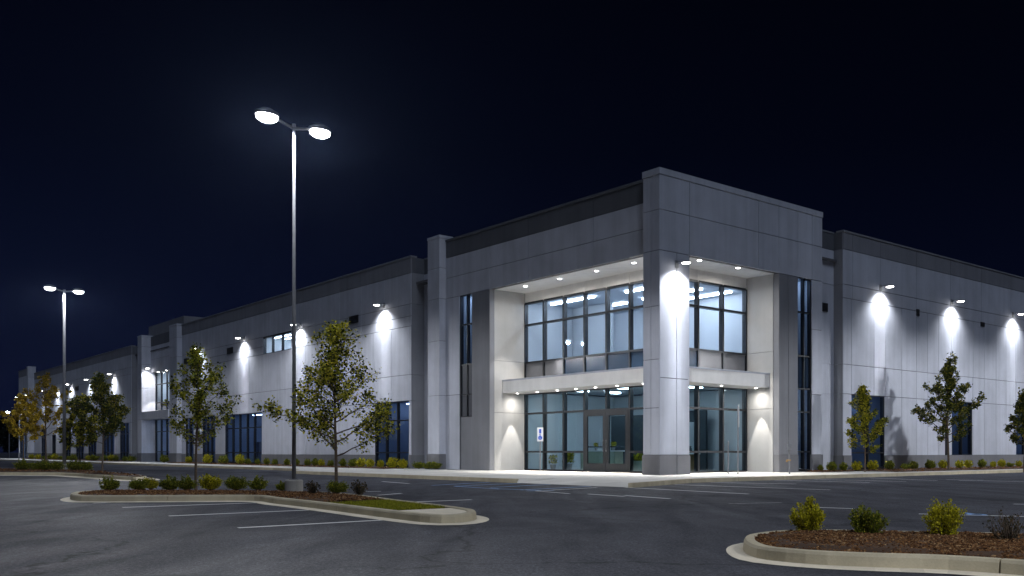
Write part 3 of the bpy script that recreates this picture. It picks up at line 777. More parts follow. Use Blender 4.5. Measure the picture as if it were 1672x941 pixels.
for a0, a1, z0, z1 in opsF:
    n = 3; us = [a0+(a1-a0)*i/n for i in range(n+1)]
    window('L', us, [z0, .95, 2.9, z1] if z1 > 3.5 else [z0, z1], .06); room('L', a0, a1, .03, 4.1, .31, 3, 'interior_blue', 'strip_dim')
wing('L', 117.5, 126, [121.5], [119.5, 121.5, 124], [(118.2, 125.2, .15, 6.6)], 11.9, 12.9, plane=-.25)
column('L', 117.2, 118.0, -.8, .2, 12.95)
window('L', [118.2, 120, 121.7, 123.4, 125.2], [.15, 3.6, 5.0, 6.6], -.2, 'glass_clear'); room('L', 118.2, 125.2, .1, 3.6, .1, 4, 'interior_blue', 'strip_dim'); room('L', 118.2, 125.2, 3.7, 6.6, .1, 3, 'interior_white', 'strip_cool', 3)

# --- right wing
opsR = [(14.9, 18.2, .15, 4.05), (25.8, 28.4, .8, 4.05), (34.5, 37.2, .8, 4.05), (45, 48, .8, 4.05)]
wing('R', 14.1, 60, [15.0, 17.75, 21.6, 25.6, 29.6, 33.7, 37.8, 42, 46, 50, 54], [14.9, 17.1, 18.3, 20.0, 21.6, 22.9, 24.2, 25.7, 28.5, 30.0, 31.6, 33.0, 34.4, 37.3, 39, 41, 43, 45, 48, 51, 54], opsR, 11.63, 12.62)
window('R', [14.9, 16.6, 18.2], [.15, .95, 4.05], .06); room('R', 14.9, 18.2, .1, 4.1, .31, 4, 'interior_blue', 'strip_dim')
for a0, a1, z0, z1 in opsR[1:]:
    window('R', [a0, (a0+a1)/2, a1], [z0, z1], .06); room('R', a0, a1, .5, 4.1, .31, 4, 'interior_blue', 'strip_dim')
# --- roof, far walls, vents
m = MB(); m.box(.35, 59.6, .35, 125.6, 11.0, 11.1); m.build('roof', 'roofing', BLD)
m = MB(); m.box(59.6, 60, .4, 126, 0, 12.6); m.box(0, 60, 125.6, 126, 0, 12.6); m.build('wall', 'wall_paint', BLD)
def vent(face, u, z, w_, h_, plane=0):
    m = MB(); n = max(3, int(h_/.1))
    fbox(m, face, u-w_/2, u+w_/2, plane-.04, plane+.02, z-h_/2, z+h_/2)
    for k in range(n): fbox(m, face, u-w_/2+.03, u+w_/2-.03, plane-.07, plane-.035, z-h_/2+(k+.25)*h_/n, z-h_/2+(k+.6)*h_/n)
    m.build('wall_vent', 'vent', BLD)
for px, z in ((578, 9.6), (376, 9.3), (305, 9.2)): vent('L', a_of(px, 0), z, 1.2, .5)
for px in (160, 126, 108): vent('L', a_of(px, 0), 8.7, 1.6, .55)
vent('L', 18.7, 8.75, .5, .5, .93); vent('L', 18.7, 2.2, .4, 1.0, .93)
vent('R', 13.1, 8.55, .8, .45, .55); vent('R', 12.75, 8.15, .4, .3, .55)
vent('R', 21.75, 9.0, .28, .38); vent('R', 29.7, 9.0, .5, .26)
f = MB()
f.box(24.95, 25.05, -.1, 0, .8, 2.6); f.box(24.85, 25.2, -.16, 0, 2.55, 2.7)
f.build('conduit', 'vent', BLD)

# ------------------------------------------------------------------ lamps on the walls
def spot(name, energy, size, blend, loc, aim, parent, color=(.92,.95,1), rad=.04):
    d = bpy.data.lights.new(name, 'SPOT'); d.energy = energy; d.spot_size = R(size); d.spot_blend = blend
    d.color = color; d.shadow_soft_size = rad
    o = bpy.data.objects.new(name, d); col.objects.link(o); o.parent = parent; o.location = loc
    o.rotation_euler = Vector(aim).to_track_quat('-Z', 'Y').to_euler(); return o
def optics(o, kind, cap):
    # photometric curve of the fitting: 'batwing' rises with the angle from straight down (car park optics),
    # 'narrow' peaks straight down (wall grazer)
    d = o.data; d.use_nodes = True; n = d.node_tree
    em = [x for x in n.nodes if x.type == 'EMISSION'][0]
    ge = nd(n, 'ShaderNodeNewGeometry'); sp = nd(n, 'ShaderNodeSeparateXYZ'); n.links.new(ge.outputs['Incoming'], sp.inputs[0])
    def m(op, a, b=None):
        k = nd(n, 'ShaderNodeMath', operation=op)
        for i, v in enumerate((a, b)):
            if v is None: continue
            if isinstance(v, (int, float)): k.inputs[i].default_value = v
            else: n.links.new(v, k.inputs[i])
        return k.outputs[0]
    c = m('MAXIMUM', m('ABSOLUTE', sp.outputs[2]), .03)
    if kind == 'batwing':
        f = m('MINIMUM', m('DIVIDE', 1.0, m('POWER', c, 3.0)), cap)
    else:
        c2 = m('MULTIPLY', c, c)
        f = m('MINIMUM', m('DIVIDE', c2, m('MAXIMUM', m('SUBTRACT', 1.0, c2), 1e-4)), cap)
    cut = nd(n, 'ShaderNodeMapRange'); cut.interpolation_type = 'SMOOTHSTEP'; cut.inputs[1].default_value = .02; cut.inputs[2].default_value = .16
    n.links.new(c, cut.inputs[0])
    n.links.new(m('MULTIPLY', f, cut.outputs[0]), em.inputs[1])
    return o
def wall_lamp(label):
    # local -y points away from the wall
    t = thing('wall_lamp', label, 'wall lamp', group='lamps along the warehouse walls')
    b = MB(); b.box(-.11, .11, -.04, 0, -.16, .16); b.build('back_plate', 'lamp_metal', t, bevel=.01)
    b = MB(); b.tube([(0, -.03, .05), (0, -.2, .08), (0, -.34, .06)], [.035, .03, .03], 8); b.build('arm', 'lamp_metal', t)
    b = MB(); b.lathe([(.02, .09), (.13, .075), (.21, .03), (.23, -.01), (.21, -.03)], (0, -.55, 0), 18, .85, 1.0); b.build('shade', 'lamp_metal', t, smooth=True)
    b = MB(); b.lathe([(.20, -.03), (.17, -.055), (.10, -.07), (.01, -.074)], (0, -.55, 0), 18, .85, 1.0); b.build('lens', 'lens_hot', t, smooth=True)
    spot('lamp_light', 640, 130, .85, (0, -.55, -.14), (0, .20, -1), t)
    optics(spot('lamp_beam', 52, 150, .3, (0, -.55, -.14), (0, 0, -1), t), 'narrow', 80.0)
    return t
wl = None
def place_lamp(face, u, z, plane, label):
    global wl
    if wl is None: o = wl = wall_lamp(label)
    else: o = copy_tree(wl); o['label'] = label
    if face == 'R': o.location = bw(u, plane, z); o.rotation_euler.z = BANG
    else: o.location = bw(plane, u, z); o.rotation_euler.z = BANG-math.pi/2
place_lamp('R', 1.08, 9.2, 0, 'bright wall lamp on the front of the corner pier beside the glazed entrance')
pier_lamp = wl
for k, u in enumerate((17.75, 25.75, 33.95, 42.1)):
    place_lamp('R', u, 10.0, 0, ['wall lamp on the right wing closest to the entrance tower, over the narrow window', 'wall lamp on the right wing above the tallest right tree',
                                 'wall lamp on the right wing cut by the edge of the photo', 'wall lamp further along the right wing, past the third tree'][k])
for k, u in enumerate((22.75, 34.3, 44.2, 53.6)):
    place_lamp('L', u, 10.05, 0, ['wall lamp on the left wing above the window next to the entrance tower', 'wall lamp on the left wing beside the high window, left of the maple crown',
                                  'wall lamp on the left wing above the five pane window', 'wall lamp on the left wing hidden behind the top of the slender tree'][k])
place_lamp('R', -.1, 9.3, 68.3, 'wall lamp on the far column of the second entrance')
for k, u in enumerate((79.2, 88.4, 97, 103.8, 110.7)):
    place_lamp('L', u, 9.45-.06*k, 0, ORD[k]+' wall lamp past the second entrance on the long far wall')
place_lamp('L', 118.8, 9.0, -.25, 'wall lamp on the end block before the last one'); place_lamp('L', 124.6, 9.0, -.25, 'final wall lamp at the far end of the building')

for ch in pier_lamp.children:                                   # the pier lamp is stronger than the others
    if ch.name.startswith('lamp_beam'): ch.data = ch.data.copy(); ch.data.energy = 100
for o in list(bpy.data.objects):                                # the lamp inside the second entrance is a weaker one
    if o.get('label') == 'wall lamp on the far column of the second entrance':
        for ch in o.children:
            if ch.type == 'LIGHT': ch.data = ch.data.copy(); ch.data.energy *= .38
# recessed downlights in the tall entrance soffit and the canopies
dl = None
def downlight(b, a, z, label, e=70, sc_=1.0):
    global dl
    if dl is None:
        dl = thing('recessed_downlight', label, 'downlight', group='downlights over the entrance')
        m = MB(); m.lathe([(.11, -.012), (.125, -.004), (.125, .0)], (0,0,0), 16); m.build('trim_ring', 'lamp_metal', dl)
        m = MB(); m.lathe([(.10, -.014), (.09, -.024), (.01, -.026)], (0,0,0), 16); m.build('lens', 'lens_hot', dl, smooth=True)
        o = dl
    else: o = copy_tree(dl); o['label'] = label
    o.location = bw(b, a, z); o.rotation_euler.z = BANG; o.scale = (sc_, sc_, 1)
    spot('downlight_beam', e*1.7, 58, .18 if e > 100 else .45, (0, 0, -.05), (0, 0, -1), o, (1, .95, .88), .03)
    spot('downlight_glow', e*(.24 if e > 100 else .07), 176, .9, (0, 0, -.08), (0, 0, -1), o, (1, .95, .88), .05)
for k, px in enumerate((858, 914, 974, 1035)):
    downlight(1.2, a_of(px, 1.2), ZS, ORD[k]+' downlight from the left end of the tall soffit left of the corner pier', 620)
for k, px in enumerate((1142, 1205)):
    downlight(b_of(px, .42), .42, ZS, ['downlight in the soffit right of the corner pier, next to the pier', 'downlight in the soffit right of the corner pier, away from the pier'][k], 620)
for k, a in enumerate((11.85, 10.2, 8.6, 7.2, 5.8, 4.3, 2.6)):
    downlight(1.75, a, 4.165, ORD[k]+' downlight from the left end under the low canopy over the doors', 58 if k == 0 else 24, .6)
for k, b in enumerate((3.0, 5.4, 8.05)):
    downlight(b, 1.0, 4.145, ORD[k]+' downlight from the pier under the low canopy right of the pier', 58 if k == 2 else 24, .6)
for k, a in enumerate((62, 64.4, 66.8)):
    downlight(.62, a, 8.895, ORD[k]+' downlight in the soffit of the second entrance', 200)
# small ground uplights in front of the outer tower columns
up = None
def uplight(b, a, label, aim):
    global up
    if up is None:
        up = thing('column_uplight', label, 'uplight', group='small uplights before the tower columns')
        m = MB(); m.lathe([(.07, 0), (.07, .10), (.085, .12), (.085, .14)], (0,0,0), 14); m.build('housing', 'lamp_metal', up)
        m = MB(); m.lathe([(.075, .141), (.02, .146)], (0,0,0), 14); m.build('lens', 'lens_soft', up)
        o = up
    else: o = copy_tree(up); o['label'] = label
    o.location = bw(b, a, .012); o.rotation_euler.z = BANG
    optics(spot('uplight_beam', 7, 120, .5, (0, 0, .17), (0, 0, 1), o, (.92, .95, 1), .05), 'narrow', 70.0)
uplight(-.62, 17.15, 'small round uplight in front of the left tower column', (.30, 0, 1))
uplight(11.75, -.62, 'small round uplight in front of the right tower column', (0, .30, 1))

# ------------------------------------------------------------------ lamp poles in the car park
def lamp_pole(loc, h, label, rz, r0=.052, r1=.036, e=320, e2=320, cap=14.0):
    t = thing('lamp_pole', label, 'light pole', loc, rz, 'twin headed light poles in the car park')
    m = MB(); m.lathe([(.225, -.1), (.225, .27), (.205, .30), (.05, .30)], (0,0,0), 28); m.build('base', 'pole_base', t)
    m = MB(); m.tube([(0,0,.30), (0,0,.32)], .13, 12); m.tube([(0,0,.32), (0,0,h)], [r0, r1], 16); m.build('pole', 'galv', t, smooth=True)
    m = MB(); m.tube([(0,0,h-.05), (0,0,h+.03)], r1+.015, 12); m.build('pole_cap', 'lamp_metal', t)
    for s in (-1, 1):
        a = MB(); a.tube([(0,0,h-.08), (s*.35,0,h+.0), (s*.62,0,h+.06)], [.04,.035,.03], 8); a.build('arm', 'lamp_metal', t)
        a = MB(); a.lathe([(.03, .16), (.15, .14), (.28, .06), (.30, 0), (.27, -.02)], (s*.78,0,h+.06), 18, 1.1, .8); hd = a.build('lamp_head', 'lamp_metal', t, smooth=True)
        a = MB(); a.lathe([(.27, -.02), (.25, -.10), (.16, -.16), (.02, -.18)], (s*.78,0,h+.06), 18, 1.1, .8); a.build('lens', 'lens_pole', hd, smooth=True)
        optics(spot('pole_light', e if s < 0 else e2, 177, .05, (s*.78, 0, h-.16), (0, 0, -1), t, (.93, .95, 1), .14), 'batwing', cap)
    return t
NP = gp(480, 803, 0); NP.z = 0
lamp_pole(NP, 9.2, 'tall steel twin lamp pole on a round concrete base in the near island', R(47))
FP = gp(105, 767, 0); FP.z = 0
lamp_pole(FP, 10.1, 'distant twin lamp pole standing in the far left island', R(47), .095, .065, 300, 300)

BP = bw(27, -22, -.15); BP.z = 0  # unseen pole, added to brighten the lower right wing wall
lamp_pole(BP, 9.2, 'added twin lamp pole in the right part of the car park, unseen outside the frame', R(130), e=680, e2=680)
lamp_pole(Vector((9.5, -1.5, 0)), 9.2, 'added twin lamp pole behind the camera, unseen outside the frame', R(20), e=680, e2=680, cap=4.5)  # unseen pole, added to brighten the foreground and the right island

# ------------------------------------------------------------------ signs and posts
def sign_post(loc, h, rz, label, panel=True, pw=.30, ph=.62):
    t = thing('parking_sign', label, 'sign', loc, rz)
    m = MB(); m.tube([(0,0,0), (0,0,h)], .03, 8); m.build('post', 'galv', t)
    if panel:
        m = MB(); m.box(-pw/2, pw/2, -.05, -.035, h-ph, h+.08); pn = m.build('panel', 'sign_white', t, bevel=.004)
        s = MB(); z = h-ph+.1
        s.box(-.055, .055, -.056, -.0505, z+.30, z+.52); s.build('lettering', 'sign_blue', pn)
        s = MB()                                            # wheelchair figure
        def disc(cx, cz, r, r2=0, a0=0, a1=360):
            n = 20
            for k in range(n):
                q0, q1 = R(a0+(a1-a0)*k/n), R(a0+(a1-a0)*(k+1)/n)
                s.quad([(cx+math.cos(q)*rr, -.0515, cz+math.sin(q)*rr) for q, rr in ((q0, r2), (q1, r2), (q1, r), (q0, r))])
        disc(0, z+.08, .105, .04, 0, 360); disc(-.01, z+.24, .035)
        s.quad([(-.03,-.052,z+.21),(.02,-.052,z+.21),(.02,-.052,z+.06),(-.03,-.052,z+.06)]); s.quad([(.0,-.0525,z+.1),(.09,-.0525,z+.1),(.09,-.0525,z+.06),(.0,-.0525,z+.06)])
        s.build('symbol', 'sign_blue', pn, fix=False)
    return t
p = gp(882, 770.3); sign_post(p, 2.15, math.atan2(-p.x, p.y)*.5, 'white accessible parking sign with blue figure left of the entrance doors')
p = gp(1205, 774.6); sign_post(p, 3.05, R(78), 'tall accessible parking sign seen edge on, right of the corner pier', ph=.95)
t = thing('sign_post', 'short bare metal post beside the tall edge on sign', 'post', gp(1189, 774.4))
m = MB(); m.tube([(0,0,0), (0,0,1.44)], .028, 8); m.build('post', 'galv', t); m = MB(); m.tube([(0,0,1.44), (0,0,1.47)], .034, 8); m.build('post_cap', 'lamp_metal', t)
t = thing('hydrant_post', 'slim standpipe with a small box at its top before the grey pier', 'standpipe', gp(1289, 774))
m = MB(); m.tube([(0,0,0), (0,0,1.15)], .035, 8); m.build('pipe', 'galv', t)
m = MB(); m.box(-.09, .09, -.06, .06, 1.08, 1.36); m.build('box', 'lamp_metal', t, bevel=.01)
m = MB(); m.tube([(-.12,0,.62), (.06,0,.62)], .04, 8); m.tube([(-.12,0,.62), (-.12,0,.54)], .045, 8); m.build('valve', 'wood', t)

# ------------------------------------------------------------------ trees
def leaf(mb, p, s, d, up):
    d = d.normalized(); w_ = d.cross(up)
    if w_.length < 1e-3: w_ = Vector((1,0,0))
    w_.normalize(); n = w_.cross(d)
    a = p; b = p+d*s*.5+w_*s*.42+n*s*.12; c = p+d*s; e = p+d*s*.5-w_*s*.42+n*s*.12
    i = len(mb.v); mb.v += [tuple(a), tuple(b), tuple(c), tuple(e)]
    mb.f += [(i, i+1, i+2), (i, i+2, i+3)]; mb.m += [0, 0]
def rv(s=1): return Vector((random.gauss(0, s), random.gauss(0, s), random.gauss(0, s)))
def tree(loc, H, Wd, trunk, seed, label, mat='leaf_green', nb=26, dens=1.0, ls=.072, top_r=.1, r0=None, group='young maples round the warehouse', prof=None, cat='tree', asc=.62):
    random.seed(seed)
    t = thing('maple_tree', label, cat, loc, 0, group)
    wd = MB(); lf = MB()
    r0 = r0 or H*.0105
    N = 12; ax = []
    px = random.uniform(0, 6); amp = .02*H
    for k in range(N+1):
        f = k/N; ax.append(Vector((amp*math.sin(px+f*4)*f, amp*math.cos(px*1.7+f*3.3)*f, -.08+f*(H*.96+.08))))
    def axis(f):
        x = f*N; k = min(int(x), N-1); return ax[k].lerp(ax[k+1], x-k)
    wd.tube(ax, [r0*(1.25 if k == 0 else 1)*(1-.86*k/N) for k in range(N+1)], 8)
    prof = prof or (lambda u: (.62+.38*min(1, u/.22))*(1 if u < .22 else max(0, 1-(u-.22)/.78)**1.4)*.98+.11)
    def cluster(p, n, sp, outd):
        for _ in range(n):
            q = p+rv(sp)
            d = outd*.7+rv(.6)+Vector((0,0,-.25))
            leaf(lf, q, ls*random.uniform(.65, 1.25), d, Vector((random.gauss(0,.5), random.gauss(0,.5), 1)))
    ga = random.uniform(0, 6.28)
    for i in range(nb):
        u = (i+.3*random.random())/nb
        f0 = trunk/H+(1-trunk/H)*(u**.92)*.93
        b0 = axis(min(f0, 1)); ga += 2.4+random.uniform(-.5, .5)
        L = Wd*.5*prof(u)*random.uniform(.55, 1.15)
        dv = Vector((math.cos(ga), math.sin(ga), 0))
        rise = asc*random.uniform(.6, 1.25)+u*.5
        pts = [b0]
        M = 6
        for k in range(1, M+1):
            s = k/M
            pts.append(b0+dv*L*s+Vector((0,0,L*rise*(s**1.15)))+rv(.018*L*3*s*.5))
        rb = r0*(.46-.28*u)
        wd.tube(pts, [max(.004, rb*(1-.85*k/M)) for k in range(M+1)], 5, cap=False)
        nt_ = max(5, int(L/.08*dens))
        for j in range(nt_):
            s = .30+.70*((j+random.random())/nt_)**.8
            if random.random() < .26: continue
            x = s*M; k = min(int(x), M-1); bp = pts[k].lerp(pts[k+1], x-k)
            td = (dv*random.uniform(.1, .9)+rv(.55)+Vector((0,0,.35))).normalized(); tl = random.uniform(.05, .24)*(1.1-.5*s)*min(1.6, Wd*.42)
            tp_ = bp+td*tl
            if random.random() < .5: wd.tube([bp, tp_], [.006, .003], 3, cap=False)
            cluster(tp_, int(random.uniform(20, 42)), .034+.011*Wd, td)
    for k in range(int(60*dens)):
        f = random.uniform(.45, 1.0); p = axis(f)+rv(.05)+Vector((0,0,.05)); cluster(p+rv(.035*Wd*(1.1-f)), 16, .05+.01*Wd, Vector((0,0,1)))
    wd.build('trunk', 'bark', t, smooth=True, fix=False); lf.build('crown', mat, t, fix=False)
    random.seed(seed+1000); return t
b = gp(549, 803); tree(b, 4.42, 3.7, .95, 11, 'broad young maple in the near island right of the lamp pole', 'leaf_olive', 32, 1.2, asc=.45, prof=lambda u: (.85+.15*min(1, u/.12))*(1-u)**1.25+.09)
b = gp(320, 799); tree(b, 3.95, 2.35, 1.15, 23, 'slender young maple rising behind the shrubs of the near island', 'leaf_green', 27, 1.1)
b = gp(167, 771.3); tree(b, 4.85, 3.0, 1.5, 31, 'dense dark tree at the end of the far left island', 'leaf_dark', 30, 1.1, .115)
b = gp(131, 766); tree(b, 4.3, 2.9, 1.2, 37, 'olive tree close to the distant lamp pole', 'leaf_olive', 24, 1.0, .13)
b = gp(75, 757.5); tree(b, 7.8, 5.0, 2.2, 41, 'yellowing sparse tree before the far end of the building', 'leaf_gold', 22, .5, .18)
b = gp(38, 760.5); tree(b, 5.3, 3.2, 1.7, 43, 'golden leaved tree leftmost in the photo', 'leaf_gold', 22, .75, .16)
b = gp(1412, 770.6); tree(b, 4.45, 2.15, 1.0, 51, 'small yellow green tree before the narrow window of the right wing', 'leaf_olive', 26, 1.1, .10)
b = gp(1549, 768.6); tree(b, 6.4, 3.0, 1.55, 61, 'tallest tree before the right wing, dark and pointed', 'leaf_dark', 36, 1.1, .11)
b = gp(1672, 769); tree(b, 4.3, 2.0, 1.3, 67, 'tree cut by the right edge of the photo', 'leaf_dark', 26, 1.1, .11)
# dark trees far beyond the car park on the left
for k, (px, y, h, w_) in enumerate(((-30, 190, 8.5, 12), (14, 205, 8, 13), (45, 215, 7, 12), (-70, 180, 9, 13))):
    tree(at(px, y, -.15), h, w_, 1.2, 80+k, ['dark tree far beyond the car park, just outside the left edge', 'dark distant tree under the small far lamp', 'dark distant tree touching the far end of the building', 'dark tree far outside the left edge'][k],
         'far_leaf', 26, .5, .75, group='dark trees beyond the car park')
random.seed(5)
t = thing('street_lamp', 'tiny far street lamp above the dark trees at the left edge', 'street lamp', at(15, 160, -.15))
m = MB(); m.tube([(0,0,0), (0,0,7.7)], [.09, .06], 8); m.tube([(0,0,7.7), (-.3,0,7.9)], .05, 6); m.build('pole', 'lamp_metal', t)
m = MB(); m.lathe([(.02, -.2), (.25, -.12), (.34, .0), (.25, .12), (.02, .2)], (-.3,0,7.85), 12); m.build('lamp_head', 'far_lamp', t, smooth=True)

# ------------------------------------------------------------------ shrubs
def shrub_mesh(seed, mat, Wd=.6, H=.5, n=900, ls=.05, spikes=14, dome=.8):
    random.seed(seed)
    st = MB(); lf = MB()
    tips = []
    for k in range(spikes+14):
        a = random.uniform(0, 6.28); rr = random.random()**.5
        th = rr*1.25
        L = 1-.18*random.random()
        d = Vector((math.cos(a)*math.sin(th)*Wd*.5, math.sin(a)*math.sin(th)*Wd*.5, (.25+.75*math.cos(th))*H*dome))*L
        if k < spikes: d = d*random.uniform(1.05, 1.28)
        p0 = Vector((random.gauss(0,.02), random.gauss(0,.02), -.03)); mid = p0.lerp(d, .5)+Vector((d.x*.12, d.y*.12, -.02))
        st.tube([p0, mid, d], [.008, .006, .002], 4, cap=False); tips.append((p0, mid, d))
    for k in range(n):
        p0, mid, d = random.choice(tips); s = random.random()**.55
        p = (p0.lerp(mid, s*2) if s < .5 else mid.lerp(d, s*2-1))+rv(.028*Wd/.6+.03*Wd*(1-s))
        if p.z < .02: p.z = abs(p.z)*.5+.02
        leaf(lf, p, ls*random.uniform(.6, 1.2), (d.normalized()*.9+rv(.5)+Vector((0,0,.3))), Vector((random.gauss(0,.6), random.gauss(0,.6), 1)))
    return st, lf
protos = {}
def proto(key, **kw):
    st, lf = shrub_mesh(**kw)
    protos[key] = (st, lf, kw['mat'])
proto('near_y', seed=1, mat='bush_yellow', Wd=.40, H=.47, n=3800, ls=.027, spikes=20)
proto('near_g', seed=2, mat='bush_green', Wd=.40, H=.40, n=3800, ls=.027, spikes=14)
proto('near_y2', seed=3, mat='bush_yellow', Wd=.44, H=.48, n=4200, ls=.027, spikes=22)
proto('near_d', seed=4, mat='bush_dry', Wd=.44, H=.38, n=420, ls=.028, spikes=24)
proto('mid_g', seed=5, mat='bush_green', Wd=.50, H=.38, n=2200, ls=.042, spikes=14)
proto('mid_y', seed=6, mat='bush_yellow', Wd=.50, H=.40, n=2200, ls=.042, spikes=16)
proto('mid_g2', seed=7, mat='bush_green', Wd=.62, H=.38, n=2200, ls=.042, spikes=14)
proto('mid_d', seed=8, mat='bush_dry', Wd=.40, H=.36, n=300, ls=.05, spikes=22)
proto('wall_y', seed=9, mat='bush_yellow', Wd=.72, H=.72, n=1100, ls=.085, spikes=16)
proto('wall_g', seed=10, mat='bush_green', Wd=.75, H=.68, n=1100, ls=.085, spikes=12)
proto('wall_g2', seed=11, mat='bush_green', Wd=.95, H=.62, n=1200, ls=.09, spikes=10)
masters = {}
def shrub(key, loc, label, group, s=1.0, sz=None, name='shrub'):
    if key not in masters:
        st, lf, mat = protos[key]
        o = thing(name, label, 'shrub', loc, 0, group)
        st.build('stems', 'bark', o, fix=False); lf.build('foliage', mat, o, fix=False); masters[key] = o
    else:
        o = copy_tree(masters[key]); o['label'] = label; o['group'] = group; o.location = loc
    o.rotation_euler.z = random.uniform(0, 6.28); o.scale = (s, s, sz or s); return o
random.seed(15)
G = 'shrubs in the right mulch island'
for key, x, y, s, lab in (('near_y', 1320, 868.5, 1.0, 'yellow shrub at the rounded tip of the right mulch island'), ('near_g', 1418, 873, 1.0, 'dark green shrub between the two yellow shrubs of the right mulch island'),
                       ('near_y2', 1544, 876, 1.0, 'yellow green shrub with tall shoots beside the dry shrub'), ('near_d', 1645, 884, 1.0, 'dry sparse brownish shrub in the right mulch island')):
    shrub(key, gp(x, y), lab, G, s)
G = 'shrubs in the near island'
for k, (key, x, y, s) in enumerate((('mid_g', 178, 800.5, .95), ('mid_g2', 227, 799.8, .85), ('mid_y', 246, 798.2, .85), ('mid_g', 277, 800, .98), ('mid_g', 305, 799.6, .95),
                                  ('mid_y', 343, 799.8, 1.15), ('mid_g2', 385, 799.6, 1.0), ('mid_g', 421, 799.8, .92), ('mid_g', 460, 801, .62))):
    shrub(key, gp(x, y, .02), ORD[k]+' rounded shrub from the left tip of the near island', G, s)
shrub('mid_d', gp(512, 805.5, .02), 'thin dark shrub between the pole base and the broad maple', G, .95)
shrub('mid_g2', gp(550, 805.5, .02), 'wide low shrub at the foot of the broad maple', G, .85)
shrub('mid_d', gp(588, 807, .02), 'spiky dark tuft right of the broad maple', G, 1.05)
G = 'shrubs in the far island'
for k, (x, y, s) in enumerate(((37, 767.6, 1.4), (61, 767.6, 1.25), (73, 767.6, 1.35), (92, 767.7, 1.25), (122, 768, 1.4), (137, 768.2, 1.3))):
    shrub('mid_g2' if k % 2 else 'mid_g', gp(x, y, .03), ORD[k]+' shrub from the left in the far island by the distant pole', G, s*1.1)
G = 'shrubs along the left wall'
random.seed(99)
xs_ = [405,420,435,449,469,484,502,514,525,540,559,576,589,604,621,640,658]
for k, px in enumerate(xs_):
    yl = px > 580; bb = -1.0; aa = a_of(px, bb)
    shrub('wall_y' if yl or k in (8,) else 'wall_g', bw(bb, aa, .05), ORD[k]+' shrub from the five pane window along the left wing wall', G, random.uniform(.6, .82)*(1.15 if yl else 1))
for k, px in enumerate((684, 699, 713)):
    bb = -.75; shrub('wall_g2', bw(bb, a_of(px, bb), .05), ORD[k]+' dark low shrub at the foot of the left tower column', G, .72)
G = 'shrubs before the far stretch of wall'
for k, px in enumerate((392, 365, 339, 308, 268, 214, 203, 190, 181, 170, 155, 144, 120, 112, 100, 90, 82, 72, 62, 52)):
    bb = -1.2; aa = a_of(px, bb)
    shrub(random.choice(('wall_y', 'wall_g2', 'wall_g')), bw(bb, aa, .05), ORD[k]+' shrub along the far wall counted from the five pane window leftwards', G, random.uniform(.8, 1.15))
G = 'shrubs along the right wall'
lst = [(1339,'wall_g',.55),(1358,'wall_g',.85),(1378,'wall_g',.78),(1398,'wall_y',.85),(1424,'wall_y',.9),(1452,'wall_g',.9),(1478,'wall_g2',.7),(1492,'wall_g',.8),(1519,'wall_g',.9),(1540,'wall_y',.85),
       (1566,'wall_y',.82),(1580,'wall_y',.82),(1603,'wall_g',.92),(1622,'wall_y',.65),(1636,'wall_y',.85),(1650,'wall_g2',.6),(1664,'wall_y',.7)]
for k, (px, key, s) in enumerate(lst):
    aa = -1.0 if k else -.6; shrub(key, bw(b_of(px, aa), aa, .05), ORD[k]+' shrub from the entrance tower along the right wing wall', G, s*.86)

# ------------------------------------------------------------------ furniture seen through the entrance glass
def local(b, a): return bw(b, a, .014)
t = thing('reception_desk', 'pale reception desk seen through the glass left of the doors', 'desk', local(4.6, 8.3), BANG)
m = MB(); m.box(-.3, .3, -1.3, 1.3, 0, 1.0); m.build('body', 'counter', t, bevel=.01); m = MB(); m.box(-.36, .36, -1.36, 1.36, 1.0, 1.06); m.build('counter_top', 'sign_white', t)
def chair(b, a, rz, lab):
    t = thing('office_chair', lab, 'chair', local(b, a), BANG+rz, 'lobby chairs')
    m = MB(); m.box(-.26, .26, -.26, .26, .44, .54); m.build('seat', 'chair_fabric', t, bevel=.03)
    m = MB(); m.box(-.25, .25, .2, .28, .6, 1.25); m.build('backrest', 'chair_fabric', t, bevel=.03)
    m = MB(); m.tube([(0,0,.06), (0,0,.44)], .035, 8)
    for k in range(5): m.tube([(0,0,.08), (math.cos(k*1.257)*.3, math.sin(k*1.257)*.3, .05)], .02, 6)
    m.build('base', 'lamp_metal', t)
chair(4.4, 3.7, 1.6, 'black office chair behind the glass next to the corner pier'); chair(5.6, 5.4, .4, 'black office chair seen through the right door leaf')
t = thing('side_table', 'wooden lobby table seen through the glass right of the pier', 'table', local(5.6, 3.5), BANG)
m = MB(); m.box(-.9, .9, -.3, .3, .86, .92); m.build('top', 'sign_white', t)
for sx_ in (-.8, .8):
    m = MB(); m.box(sx_-.12, sx_+.12, -.25, .25, 0, .86); m.build('leg', 'wood', t)
def vase(b, a, z, lab, h=.3):
    t = thing('vase', lab, 'vase', bw(b, a, z), 0, 'ornaments on the lobby table')
    m = MB(); m.lathe([(.05, 0), (.09, h*.3), (.07, h*.7), (.04, h*.85), (.06, h)], (0,0,0), 12); m.build('body', 'interior_dark', t, smooth=True)
    m = MB(); m.lathe([(.065, h), (.065, h+.02), (.05, h+.02)], (0,0,0), 12); m.build('rim', 'wood', t)
vase(5.0, 3.5, .936, 'tallest dark vase on the lobby table', .42); vase(5.5, 3.45, .936, 'small dark vase in the middle of the lobby table', .24); vase(6.1, 3.5, .936, 'dark vase at the right end of the lobby table', .34)
random.seed(21)
